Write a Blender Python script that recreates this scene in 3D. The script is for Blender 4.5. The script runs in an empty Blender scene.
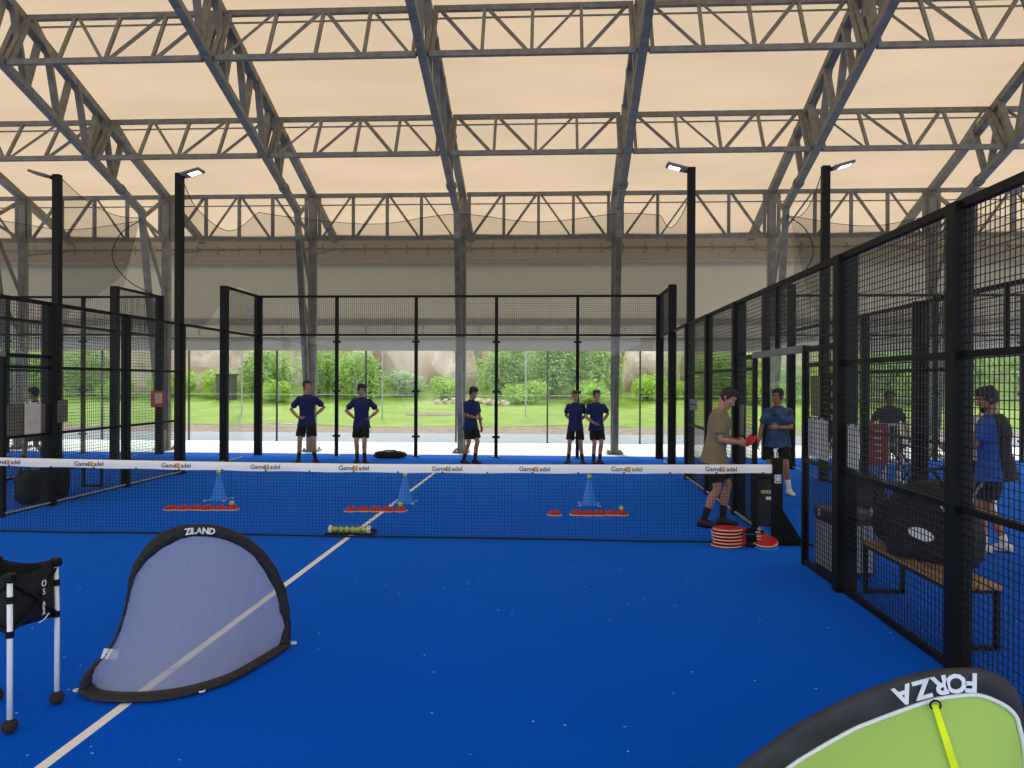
import bpy, bmesh, math, random
import numpy as np
from mathutils import Vector, Matrix, Euler
SC = bpy.context.scene
COL = SC.collection
R = math.radians
PI = math.pi

# ---------------------------------------------------------------- camera
cam_d = bpy.data.cameras.new('camera'); cam = bpy.data.objects.new('camera', cam_d); COL.objects.link(cam)
cam_d.sensor_fit = 'HORIZONTAL'; cam_d.sensor_width = 36.0; cam_d.lens = 36.0*772.72/1024
cam_d.clip_end = 500
yaw, pit, roll = .05538, -.00202, .004076
F_ = Vector((-math.sin(yaw)*math.cos(pit), math.cos(yaw)*math.cos(pit), math.sin(pit)))
R0 = Vector((math.cos(yaw), math.sin(yaw), 0)); U0 = R0.cross(F_)
Rv = R0*math.cos(roll)+U0*math.sin(roll); Uv = -R0*math.sin(roll)+U0*math.cos(roll)
M = Matrix((Rv, Uv, -F_)).transposed().to_4x4(); M.translation = (2.4445, -9.0432, 1.8515)
cam.matrix_world = M
SC.camera = cam

# ---------------------------------------------------------------- world, sun, exposure
W = bpy.data.worlds.new('sky'); SC.world = W; W.use_nodes = True
bg = W.node_tree.nodes['Background']
sky = W.node_tree.nodes.new('ShaderNodeTexSky'); sky.sky_type = 'HOSEK_WILKIE'
sky.sun_direction = (-.22, .78, .59); sky.turbidity = 5.5; sky.ground_albedo = .5
mixn = W.node_tree.nodes.new('ShaderNodeMix'); mixn.data_type = 'RGBA'
mixn.inputs[0].default_value = .62
W.node_tree.links.new(sky.outputs[0], mixn.inputs[6]); mixn.inputs[7].default_value = (.86, .93, 1, 1)
W.node_tree.links.new(mixn.outputs[2], bg.inputs[0]); bg.inputs[1].default_value = 1.9
sd = bpy.data.lights.new('sun', 'SUN'); sd.energy = 2.2; sd.angle = R(9); sd.color = (1, .96, .9)
sun = bpy.data.objects.new('sun', sd); COL.objects.link(sun)
sun.rotation_euler = Vector((.22, -.78, -.59)).to_track_quat('-Z', 'Y').to_euler()
VS = SC.view_settings
VS.view_transform = 'Standard'; VS.look = 'None'; VS.gamma = 1; VS.use_curve_mapping = False; VS.exposure = 0.66
SC.cycles.use_denoising = True
SC.cycles.max_bounces = 10; SC.cycles.transparent_max_bounces = 24; SC.cycles.diffuse_bounces = 5
SC.cycles.sample_clamp_indirect = 6

# ---------------------------------------------------------------- materials
def lin(c):
    return tuple(((v/255)/12.92 if v/255 <= .04045 else ((v/255+.055)/1.055)**2.4) for v in c)
MATS = {}
def mat(name, col, rough=.6, metal=0, var=.12, scale=8, col2=None, bump=0, bscale=60, spec=.5, coat=0, sheen=0, detail=4):
    if name in MATS: return MATS[name]
    m = bpy.data.materials.new(name); m.use_nodes = True; nt = m.node_tree; N = nt.nodes; L = nt.links
    b = N['Principled BSDF']; b.inputs['Roughness'].default_value = rough; b.inputs['Metallic'].default_value = metal
    b.inputs['Specular IOR Level'].default_value = spec; b.inputs['Coat Weight'].default_value = coat
    b.inputs['Sheen Weight'].default_value = sheen
    c = lin(col); tc = N.new('ShaderNodeTexCoord'); nz = N.new('ShaderNodeTexNoise')
    nz.inputs['Scale'].default_value = scale; nz.inputs['Detail'].default_value = detail
    L.new(tc.outputs['Object'], nz.inputs['Vector'])
    rp = N.new('ShaderNodeValToRGB'); rp.color_ramp.elements[0].position = .3; rp.color_ramp.elements[1].position = .7
    c2 = lin(col2) if col2 else tuple(min(1, v*(1+var)) for v in c)
    c1 = c if col2 else tuple(v*(1-var) for v in c)
    rp.color_ramp.elements[0].color = (*c1, 1); rp.color_ramp.elements[1].color = (*c2, 1)
    L.new(nz.outputs['Fac'], rp.inputs[0]); L.new(rp.outputs[0], b.inputs['Base Color'])
    if bump:
        n2 = N.new('ShaderNodeTexNoise'); n2.inputs['Scale'].default_value = bscale; L.new(tc.outputs['Object'], n2.inputs['Vector'])
        bp = N.new('ShaderNodeBump'); bp.inputs['Strength'].default_value = bump; bp.inputs['Distance'].default_value = .02
        L.new(n2.outputs['Fac'], bp.inputs['Height']); L.new(bp.outputs[0], b.inputs['Normal'])
    MATS[name] = m
    return m

def mat_turf():
    m = bpy.data.materials.new('blue_turf'); m.use_nodes = True; nt = m.node_tree; N = nt.nodes; L = nt.links
    b = N['Principled BSDF']; b.inputs['Roughness'].default_value = .9; b.inputs['Specular IOR Level'].default_value = TURF_SPEC
    b.inputs['Sheen Weight'].default_value = .8; b.inputs['Sheen Roughness'].default_value = .18; b.inputs['Sheen Tint'].default_value = (.06, .32, 1, 1)
    tc = N.new('ShaderNodeTexCoord')
    def noise(s, d=4):
        n = N.new('ShaderNodeTexNoise'); n.inputs['Scale'].default_value = s; n.inputs['Detail'].default_value = d
        L.new(tc.outputs['Object'], n.inputs['Vector']); return n
    n1 = noise(70, 5); n2 = noise(.7, 3)
    r1 = N.new('ShaderNodeValToRGB'); r1.color_ramp.elements[0].position = .25; r1.color_ramp.elements[1].position = .8
    r1.color_ramp.elements[0].color = (*TURF_A, 1); r1.color_ramp.elements[1].color = (*TURF_B, 1)
    L.new(n1.outputs['Fac'], r1.inputs[0])
    mx = N.new('ShaderNodeMix'); mx.data_type = 'RGBA'; mx.blend_type = 'MULTIPLY'
    r2 = N.new('ShaderNodeValToRGB'); r2.color_ramp.elements[0].color = (.86, .88, .9, 1); r2.color_ramp.elements[1].color = (1.1, 1.1, 1.1, 1)
    L.new(n2.outputs['Fac'], r2.inputs[0]); mx.inputs[0].default_value = 1
    L.new(r1.outputs[0], mx.inputs[6]); L.new(r2.outputs[0], mx.inputs[7])
    # sand grains and fluff caught in the pile
    v = N.new('ShaderNodeTexVoronoi'); v.inputs['Scale'].default_value = 7; L.new(tc.outputs['Object'], v.inputs['Vector'])
    lt = N.new('ShaderNodeMath'); lt.operation = 'LESS_THAN'; lt.inputs[1].default_value = .055; L.new(v.outputs['Distance'], lt.inputs[0])
    n3 = noise(1.3, 2); g = N.new('ShaderNodeMath'); g.operation = 'GREATER_THAN'; g.inputs[1].default_value = .5; L.new(n3.outputs['Fac'], g.inputs[0])
    mu = N.new('ShaderNodeMath'); mu.operation = 'MULTIPLY'; L.new(lt.outputs[0], mu.inputs[0]); L.new(g.outputs[0], mu.inputs[1])
    m2 = N.new('ShaderNodeMix'); m2.data_type = 'RGBA'; L.new(mu.outputs[0], m2.inputs[0]); L.new(mx.outputs[2], m2.inputs[6])
    m2.inputs[7].default_value = (.35, .5, .75, 1)
    L.new(m2.outputs[2], b.inputs['Base Color'])
    bp = N.new('ShaderNodeBump'); bp.inputs['Strength'].default_value = .5; bp.inputs['Distance'].default_value = .01
    L.new(n1.outputs['Fac'], bp.inputs['Height']); L.new(bp.outputs[0], b.inputs['Normal'])
    return m
TURF_SPEC = .03
TURF_A = (.0003, .073, .52); TURF_B = (.0006, .113, .78)

def mat_membrane(name, refl, trans, wt, seam=0, var=.08):
    m = bpy.data.materials.new(name); m.use_nodes = True; nt = m.node_tree; N = nt.nodes; L = nt.links
    N.remove(N['Principled BSDF']); out = N['Material Output']
    d = N.new('ShaderNodeBsdfDiffuse'); t = N.new('ShaderNodeBsdfTranslucent'); mx = N.new('ShaderNodeMixShader')
    tc = N.new('ShaderNodeTexCoord'); mp = N.new('ShaderNodeMapping'); mp.inputs['Scale'].default_value = (.25, 1.0, 1.0)
    nz = N.new('ShaderNodeTexNoise'); nz.inputs['Scale'].default_value = .8; nz.inputs['Detail'].default_value = 3
    L.new(tc.outputs['Object'], mp.inputs[0]); L.new(mp.outputs[0], nz.inputs['Vector'])
    for sh, c in ((d, refl), (t, trans)):
        rp = N.new('ShaderNodeValToRGB'); rp.color_ramp.elements[0].position = .3; rp.color_ramp.elements[1].position = .7
        rp.color_ramp.elements[0].color = (*[x*(1-var) for x in c], 1); rp.color_ramp.elements[1].color = (*[x*(1+var) for x in c], 1)
        L.new(nz.outputs['Fac'], rp.inputs[0]); L.new(rp.outputs[0], sh.inputs['Color'])
    mx.inputs[0].default_value = wt
    L.new(d.outputs[0], mx.inputs[1]); L.new(t.outputs[0], mx.inputs[2]); L.new(mx.outputs[0], out.inputs[0])
    return m

def mat_glass(name, tint=(.96, .985, .98), rough=.0, refl=.55):
    m = bpy.data.materials.new(name); m.use_nodes = True; nt = m.node_tree; N = nt.nodes; L = nt.links
    N.remove(N['Principled BSDF']); out = N['Material Output']
    t = N.new('ShaderNodeBsdfTransparent'); t.inputs[0].default_value = (*tint, 1)
    g = N.new('ShaderNodeBsdfGlossy'); g.inputs['Roughness'].default_value = rough
    fr = N.new('ShaderNodeFresnel'); fr.inputs[0].default_value = 1.45
    ge = N.new('ShaderNodeNewGeometry'); mi = N.new('ShaderNodeMix'); mi.inputs[2].default_value = 1.45; mi.inputs[3].default_value = 1/1.45
    L.new(ge.outputs['Backfacing'], mi.inputs[0]); L.new(mi.outputs[0], fr.inputs[0])
    ml = N.new('ShaderNodeMath'); ml.operation = 'MULTIPLY'; ml.inputs[1].default_value = refl; L.new(fr.outputs[0], ml.inputs[0])
    mx = N.new('ShaderNodeMixShader'); L.new(ml.outputs[0], mx.inputs[0]); L.new(t.outputs[0], mx.inputs[1]); L.new(g.outputs[0], mx.inputs[2])
    L.new(mx.outputs[0], out.inputs[0])
    return m

def mat_sheer(name, col, opacity, scale=0):
    """fine knitted mesh: a share of the light goes through between the threads"""
    m = bpy.data.materials.new(name); m.use_nodes = True; nt = m.node_tree; N = nt.nodes; L = nt.links
    N.remove(N['Principled BSDF']); out = N['Material Output']
    t = N.new('ShaderNodeBsdfTransparent'); d = N.new('ShaderNodeBsdfDiffuse'); d.inputs[0].default_value = (*lin(col), 1)
    tr = N.new('ShaderNodeBsdfTranslucent'); tr.inputs[0].default_value = (*lin(col), 1)
    m1 = N.new('ShaderNodeMixShader'); m1.inputs[0].default_value = .35; L.new(d.outputs[0], m1.inputs[1]); L.new(tr.outputs[0], m1.inputs[2])
    mx = N.new('ShaderNodeMixShader'); L.new(t.outputs[0], mx.inputs[1]); L.new(m1.outputs[0], mx.inputs[2])
    if scale:
        tc = N.new('ShaderNodeTexCoord'); nz = N.new('ShaderNodeTexNoise'); nz.inputs['Scale'].default_value = scale; nz.inputs['Detail'].default_value = 1
        L.new(tc.outputs['Object'], nz.inputs['Vector'])
        mr = N.new('ShaderNodeMapRange'); mr.inputs[1].default_value = .3; mr.inputs[2].default_value = .7
        mr.inputs[3].default_value = opacity*.85; mr.inputs[4].default_value = min(1, opacity*1.15)
        L.new(nz.outputs['Fac'], mr.inputs[0]); L.new(mr.outputs[0], mx.inputs[0])
    else: mx.inputs[0].default_value = opacity
    L.new(mx.outputs[0], out.inputs[0])
    return m

def mat_emit(name, col, st):
    m = bpy.data.materials.new(name); m.use_nodes = True
    b = m.node_tree.nodes['Principled BSDF']; b.inputs['Base Color'].default_value = (*col, 1)
    b.inputs['Emission Color'].default_value = (*col, 1); b.inputs['Emission Strength'].default_value = st
    return m

BLACK = mat('black_steel', (5, 5, 5), .55, spec=.25, var=.2, scale=5)
WIRE = mat('black_wire', (6, 6, 6), .5, var=.1)
GALV = mat('galvanised_steel', (122, 119, 108), .65, metal=.05, var=.22, scale=6, bump=.1, bscale=25)
TURF = mat_turf()
LINE = mat('line_paint', (235, 238, 240), .8, var=.05, scale=40)
ROOF = mat_membrane('roof_membrane', (.52, .42, .30), (.435, .315, .204), .62)
WALLM = mat_membrane('wall_membrane', (.50, .465, .37), (.25, .225, .165), .25, var=.04)
HEM = mat_membrane('hem_membrane', (.40, .38, .34), (.18, .165, .145), .25, var=.04)
GLASS = mat_glass('court_glass')
CONC = mat('pale_concrete', (242, 243, 238), .9, var=.08, scale=2)
ASPH = mat('asphalt', (140, 142, 146), .9, var=.12, scale=3, bump=.2)
GRASS = mat('lawn', (98, 128, 8), .9, col2=(132, 150, 30), scale=.9, detail=12, bump=.5)
SOIL = mat('bare_soil', (150, 128, 105), .95, col2=(112, 96, 78), scale=3)
NETC = mat('net_cord', (10, 16, 34), .8)
TAPE = mat('net_tape', (253, 253, 251), .8, var=.02, scale=20)
WHITE = mat('white_plastic', (232, 232, 230), .5, var=.04)
ALU = mat('aluminium', (240, 240, 240), .4, metal=.0, var=.06)
RUBBER = mat('black_rubber', (26, 26, 27), .85, var=.25, scale=30)
NYLON = mat('black_nylon', (12, 12, 14), .8, var=.25, scale=18, bump=.4, bscale=25)
BAGM = mat('bag_fabric', (17, 18, 21), .75, var=.25, scale=14, bump=.3, bscale=30)
PAPER = mat('paper', (214, 216, 218), .9, var=.03)
WOOD = mat('bench_wood', (176, 142, 104), .6, col2=(140, 108, 76), scale=14)
RED = mat('red_plastic', (176, 22, 32), .45, var=.1)
CREAM = mat('cream_edge', (225, 205, 165), .6, var=.05)
BALL = mat('ball_felt', (205, 222, 60), .95, var=.1, scale=80)
BLUEP = mat('blue_plastic', (36, 132, 236), .45, var=.06)
ORANGE = mat('logo_orange', (214, 150, 84), .7, var=.05)
INK = mat('black_ink', (40, 40, 42), .7)

# ---------------------------------------------------------------- mesh helpers
class MB:
    def __init__(s): s.v = []; s.f = []; s.mi = []; s.cur = 0
    def add(s, vs, fs):
        o = len(s.v); s.v.extend([tuple(v) for v in vs]); s.f.extend([tuple(i+o for i in f) for f in fs]); s.mi.extend([s.cur]*len(fs)); return s
    def box(s, c, d, rot=None):
        x, y, z = [k/2 for k in d]
        vs = [Vector(p) for p in ((-x,-y,-z),(x,-y,-z),(x,y,-z),(-x,y,-z),(-x,-y,z),(x,-y,z),(x,y,z),(-x,y,z))]
        if rot is not None: vs = [rot @ v for v in vs]
        vs = [v+Vector(c) for v in vs]
        return s.add(vs, [(0,3,2,1),(4,5,6,7),(0,1,5,4),(1,2,6,5),(2,3,7,6),(3,0,4,7)])
    def bar(s, p, q, w, h=None, up=(0,0,1), cap=True):
        h = h or w; p = Vector(p); q = Vector(q); d = (q-p).normalized(); u = Vector(up)
        if abs(d.dot(u)) > .98: u = Vector((0, 1, 0))
        a = d.cross(u).normalized(); b = a.cross(d)
        vs = []
        for e in (p, q):
            for i, j in ((-1,-1),(1,-1),(1,1),(-1,1)): vs.append(e+a*(i*w/2)+b*(j*h/2))
        fs = [(0,1,5,4),(1,2,6,5),(2,3,7,6),(3,0,4,7)]
        if cap: fs += [(3,2,1,0),(4,5,6,7)]
        return s.add(vs, fs)
    def tube(s, pts, r, n=8, cap=True, closed=False):
        pts = [Vector(p) for p in pts]; m = len(pts); rr = r if hasattr(r, '__len__') else [r]*m
        vs = []; ref = None
        for i, p in enumerate(pts):
            if closed: d = pts[(i+1) % m]-pts[i-1]
            else: d = pts[min(i+1, m-1)]-pts[max(i-1, 0)]
            d.normalize()
            if ref is None:
                ref = Vector((0,0,1)) if abs(d.z) < .9 else Vector((1,0,0))
            a = d.cross(ref); a.normalize(); b = a.cross(d); ref = b
            for k in range(n):
                t = 2*PI*k/n; vs.append(p+a*(rr[i]*math.cos(t))+b*(rr[i]*math.sin(t)))
        fs = []
        for i in range(m if closed else m-1):
            j = (i+1) % m
            for k in range(n): fs.append((i*n+k, i*n+(k+1) % n, j*n+(k+1) % n, j*n+k))
        if cap and not closed: fs += [tuple(range(n))[::-1], tuple(range((m-1)*n, m*n))]
        return s.add(vs, fs)
    def lathe(s, prof, n=24, c=(0,0,0), M=None):
        vs = []; c = Vector(c)
        for r, z in prof:
            for k in range(n):
                t = 2*PI*k/n; p = Vector((r*math.cos(t), r*math.sin(t), z))
                if M is not None: p = M @ p
                vs.append(p+c)
        m = len(prof); fs = []
        for i in range(m-1):
            for k in range(n): fs.append((i*n+k, i*n+(k+1) % n, (i+1)*n+(k+1) % n, (i+1)*n+k))
        fs += [tuple(range(n))[::-1], tuple(range((m-1)*n, m*n))]
        return s.add(vs, fs)
    def sphere(s, c, r, n=16, M=None, sc=(1,1,1)):
        prof = [(r*math.sin(PI*i/(n//2)), -r*math.cos(PI*i/(n//2))) for i in range(n//2+1)]
        prof[0] = (r*.02, -r); prof[-1] = (r*.02, r)
        S = Matrix.Diagonal(Vector(sc)); 
        return s.lathe(prof, n, c, (M @ S) if M is not None else S)
    def prism(s, poly, d, M=None):
        """poly in the xy plane, extruded d along z"""
        n = len(poly); vs = [Vector((x, y, 0)) for x, y in poly]+[Vector((x, y, d)) for x, y in poly]
        if M is not None: vs = [M @ v for v in vs]
        return s.add(vs, [tuple(range(n))[::-1], tuple(range(n, 2*n))]+[(i, (i+1) % n, n+(i+1) % n, n+i) for i in range(n)])
    def grid(s, P):
        """P[i][j] points"""
        a = len(P); b = len(P[0]); vs = [p for row in P for p in row]
        return s.add(vs, [(i*b+j, i*b+j+1, (i+1)*b+j+1, (i+1)*b+j) for i in range(a-1) for j in range(b-1)])
    def build(s, name, m, parent=None, smooth=False, bevel=0, kind=None):
        me = bpy.data.meshes.new(name); me.from_pydata(s.v, [], s.f)
        mm = m if isinstance(m, (list, tuple)) else [m]
        for k in mm: me.materials.append(k)
        if len(mm) > 1: me.polygons.foreach_set('material_index', s.mi)
        if smooth: me.polygons.foreach_set('use_smooth', [True]*len(me.polygons))
        me.update(); o = bpy.data.objects.new(name, me); COL.objects.link(o)
        if parent: o.parent = parent
        if bevel:
            b = o.modifiers.new('bevel', 'BEVEL'); b.width = bevel; b.segments = 2; b.limit_method = 'ANGLE'
        if kind: o['kind'] = kind
        return o

def tag(o, label, cat, group=None):
    o['label'] = label; o['category'] = cat
    if group: o['group'] = group
    return o
def thing(name, label, cat, loc=(0,0,0), rz=0, group=None):
    o = bpy.data.objects.new(name, None); COL.objects.link(o); o.location = loc; o.rotation_euler = (0, 0, rz)
    o.empty_display_size = .2
    return tag(o, label, cat, group)
def copy_tree(o, parent=None):
    c = o.copy(); COL.objects.link(c)
    if parent: c.parent = parent
    for ch in list(o.children): copy_tree(ch, c)
    return c
def text_mb(txt, size, M, depth=.002, bold=0, mb=None):
    """lettering as real thin mesh; M places the local xy text plane"""
    cu = bpy.data.curves.new('t', 'FONT'); cu.body = txt; cu.size = size; cu.extrude = depth/2; cu.offset = bold
    cu.align_x = 'CENTER'; cu.align_y = 'CENTER'; cu.resolution_u = 3
    o = bpy.data.objects.new('t', cu); COL.objects.link(o)
    dg = bpy.context.evaluated_depsgraph_get(); me = bpy.data.meshes.new_from_object(o.evaluated_get(dg))
    mb = mb or MB(); mb.add([M @ v.co for v in me.vertices], [tuple(p.vertices) for p in me.polygons])
    bpy.data.objects.remove(o); bpy.data.meshes.remove(me); bpy.data.curves.remove(cu)
    return mb
def frame(o, x, y):
    """matrix whose local x and y follow the given directions, at o"""
    x = Vector(x).normalized(); z = x.cross(Vector(y)).normalized(); y = z.cross(x)
    m = Matrix((x, y, z)).transposed().to_4x4(); m.translation = Vector(o); return m
def spline(pts, n):
    """n points along a Catmull-Rom curve through pts"""
    P = [Vector(p) for p in pts]; P = [P[0]*2-P[1]]+P+[P[-1]*2-P[-2]]; m = len(P)-3; out = []
    for i in range(n):
        t = i/(n-1)*m; k = min(int(t), m-1); u = t-k; a, b, c, d = P[k:k+4]
        out.append(.5*((2*b)+(c-a)*u+(2*a-5*b+4*c-d)*u*u+(3*b-a-3*c+d)*u*u*u))
    return out
def struct(name, mb, m, **k):
    o = mb.build(name, m, **k); o['kind'] = 'structure'; return o
ORD = ['first', 'second', 'third', 'fourth', 'fifth', 'sixth', 'seventh', 'eighth', 'ninth', 'tenth']
GOAL_GREY = {'ao': [(-0.014, 0.021), (0.008, 0.099), (0.066, 0.166), (0.132, 0.216), (0.192, 0.319), (0.237, 0.459), (0.252, 0.556), (0.278, 0.703), (0.369, 0.841), (0.499, 0.919), (0.667, 0.929), (0.844, 0.89), (1.029, 0.781), (1.165, 0.632), (1.265, 0.436), (1.306, 0.257), (1.316, 0.101), (1.311, 0.015)], 'ai': [(0.063, 0.05), (0.064, 0.101), (0.088, 0.158), (0.142, 0.211), (0.201, 0.31), (0.246, 0.449), (0.266, 0.541), (0.313, 0.672), (0.417, 0.775), (0.557, 0.839), (0.668, 0.849), (0.844, 0.805), (1.011, 0.7), (1.107, 0.575), (1.205, 0.389), (1.235, 0.251), (1.266, 0.15), (1.222, 0.015)], 'bo': [(-0.351, -4.648), (-0.263, -4.721), (-0.156, -4.764), (0.021, -4.764), (0.208, -4.721), (0.35, -4.614), (0.472, -4.439), (0.559, -4.136), (0.624, -3.793)], 'bi': [(-0.34, -4.523), (-0.268, -4.593), (-0.189, -4.641), (-0.038, -4.659), (0.152, -4.615), (0.303, -4.514), (0.426, -4.332), (0.495, -4.066), (0.547, -3.815)], 't0': 38.5, 't1': 44, 'tag': (-0.218, -4.522, 0.188), 'pegs': [(-0.371, -4.623, 0.0), (0.365, -4.583, 0.0), (0.625, -3.723, -0.0)]}
GOAL_GREEN = {'ao': [(2.746, 0.02), (2.843, 0.073), (2.997, 0.227), (3.149, 0.357), (3.257, 0.441), (3.377, 0.531), (3.497, 0.602), (3.616, 0.66), (3.735, 0.712), (3.853, 0.749), (3.947, 0.765), (4.064, 0.768), (4.146, 0.74), (4.205, 0.687), (4.223, 0.615), (4.229, 0.567), (4.245, 0.422), (4.254, 0.232), (4.251, 0.02)], 'ai': [(3.017, 0.02), (3.074, 0.074), (3.189, 0.21), (3.342, 0.363), (3.474, 0.454), (3.593, 0.525), (3.664, 0.557), (3.735, 0.587), (3.806, 0.616), (3.901, 0.649), (3.995, 0.666), (4.065, 0.668), (4.147, 0.637), (4.194, 0.597), (4.209, 0.555), (4.22, 0.507), (4.231, 0.414), (4.213, 0.23), (4.148, 0.052)], 'bo': [(2.746, -6.0, 0.02), (2.866, -6.204, 0.02), (3.024, -6.384, 0.02), (3.182, -6.514, 0.02), (3.34, -6.593, 0.02), (3.498, -6.62, 0.02), (3.657, -6.593, 0.02), (3.815, -6.514, 0.02), (3.973, -6.384, 0.02), (4.131, -6.204, 0.02), (4.251, -6.0, 0.02)], 'bi': [(3.017, -6.02, 0.025), (3.107, -6.191, 0.025), (3.226, -6.342, 0.025), (3.345, -6.451, 0.025), (3.464, -6.517, 0.025), (3.582, -6.54, 0.025), (3.701, -6.517, 0.025), (3.82, -6.451, 0.025), (3.939, -6.342, 0.025), (4.058, -6.191, 0.025), (4.148, -6.02, 0.025)], 't0': 30, 't1': 41.5, 'strap': [(3.886, -6.035, 0.638), (3.874, -6.345, 0.30)]}
# ================================================================ GROUND
g = MB(); g.box((0, -3, -.06), (60, 27, .12)); floor = struct('floor', g, TURF)
g = MB()
g.box((0, -.01, .0015), (.06, 13.9, .003)); struct('trim_1', g, LINE)
g = MB()
for y in (6.95, -6.95): g.box((0, y, .0015), (10, .06, .003))
struct('trim_2', g, LINE)
g = MB(); g.box((0, 12.45, -.06), (70, 3.9, .13)); struct('trim_3', g, CONC)
g = MB(); g.box((0, 16.7, -.08), (90, 4.6, .12)); struct('trim_4', g, ASPH)
rnd = random.Random(3)
def hz_(x, y):
    t = max(0, y-19.0)
    return -.03+min(t, 17)*.072+max(0, t-17)*.20+.06*math.sin(x*.5+y*.3)*min(1, t/3)+.05*math.sin(x*1.1-y*.7)*min(1, t/4)
P = [[(x, y, hz_(x, y)) for x in np.linspace(-50, 55, 60)] for y in np.linspace(18.9, 21.2, 8)]
g = MB().grid(P); struct('trim_5', g, SOIL, smooth=True)
P = [[(x, y, hz_(x, y)+.01) for x in np.linspace(-60, 65, 90)] for y in np.linspace(21.1+0, 70, 60)]
g = MB().grid(P); struct('trim_6', g, GRASS, smooth=True)

# ================================================================ HALL: membrane roof, back curtain
def zu(y): return 9.06-.381*(y-5.24)
def zl(y): return 8.30-.349*(y-3.71)
roof = MB()
ys = [0]+list(np.linspace(1, 13.5, 14))
xs = np.linspace(-30, 30, 61)
def roofz(x, y):
    sag = .06*math.cos(x*PI/2)      # cloth lies a little lower between the trusses
    return zu(y)+.17+sag*.5
roof.grid([[(x, y, roofz(x, y)) for x in xs] for y in ys])
roof.grid([[(x, -y, roofz(x, y)) for x in xs] for y in ys])
struct('ceiling', roof, ROOF, smooth=True)
w = MB(); w.grid([[(x, 13.25+.03*math.sin(x*1.6)*math.sin((z-2.8)*1.2), z) for x in np.linspace(-30, 30, 121)] for z in np.linspace(3.06, 5.30, 8)])
struct('wall_back', w, WALLM, smooth=True)
w = MB(); w.grid([[(x, 13.40-.01*k, z) for x in np.linspace(-30, 30, 61)] for k, z in enumerate((5.30, 5.55, 5.8, 6.19))])
struct('wall_valance', w, mat_membrane('valance_membrane', (.35, .29, .21), (.22, .18, .125), .15), smooth=True)
w = MB()
w.grid([[(x, 13.22, z) for x in np.linspace(-30, 30, 61)] for z in (2.76, 3.10)])
w.grid([[(x, 13.215, z) for x in np.linspace(-30, 30, 61)] for z in (3.5, 3.7)])
struct('trim_7', w, HEM)
# tension pipes and clamps of the curtain
t = thing('curtain_rail', 'long horizontal steel pipe with clamps under the eave above the grey back curtain', 'rail', (0, 13.2, 5.7))
m = MB(); m.tube([(-16, -.12, .0), (16, -.12, .0)], .035, 8); m.build('pipe', GALV, t)
m = MB(); m.tube([(-16, -.05, -.36), (16, -.05, -.36)], .045, 8); m.build('lower_pipe', mat('pale_pipe', (165, 158, 145), .6), t)
for k in range(46):
    x = -13+k*.62
    m = MB(); m.bar((x, -.14, .12), (x+.05, -.2, -.06), .03); m.bar((x+.05, -.2, -.06), (x-.02, -.1, -.13), .025); m.build('clamp', GALV, t)
t = thing('curtain_hem_rail', 'thin rail with tie hooks along the lower part of the grey back curtain', 'rail', (0, 13.18, 3.4))
m = MB(); m.tube([(-16, 0, -.28), (16, 0, -.28)], .025, 8); m.build('pipe', GALV, t)
for k in range(34):
    x = -13+k*.83
    m = MB(); m.bar((x, 0, .2), (x, -.03, -.2), .035); m.bar((x-.09, -.02, -.16), (x+.09, -.02, -.16), .03); m.build('tie_hook', mat('pale_pipe', (150, 145, 135), .6), t)

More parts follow.
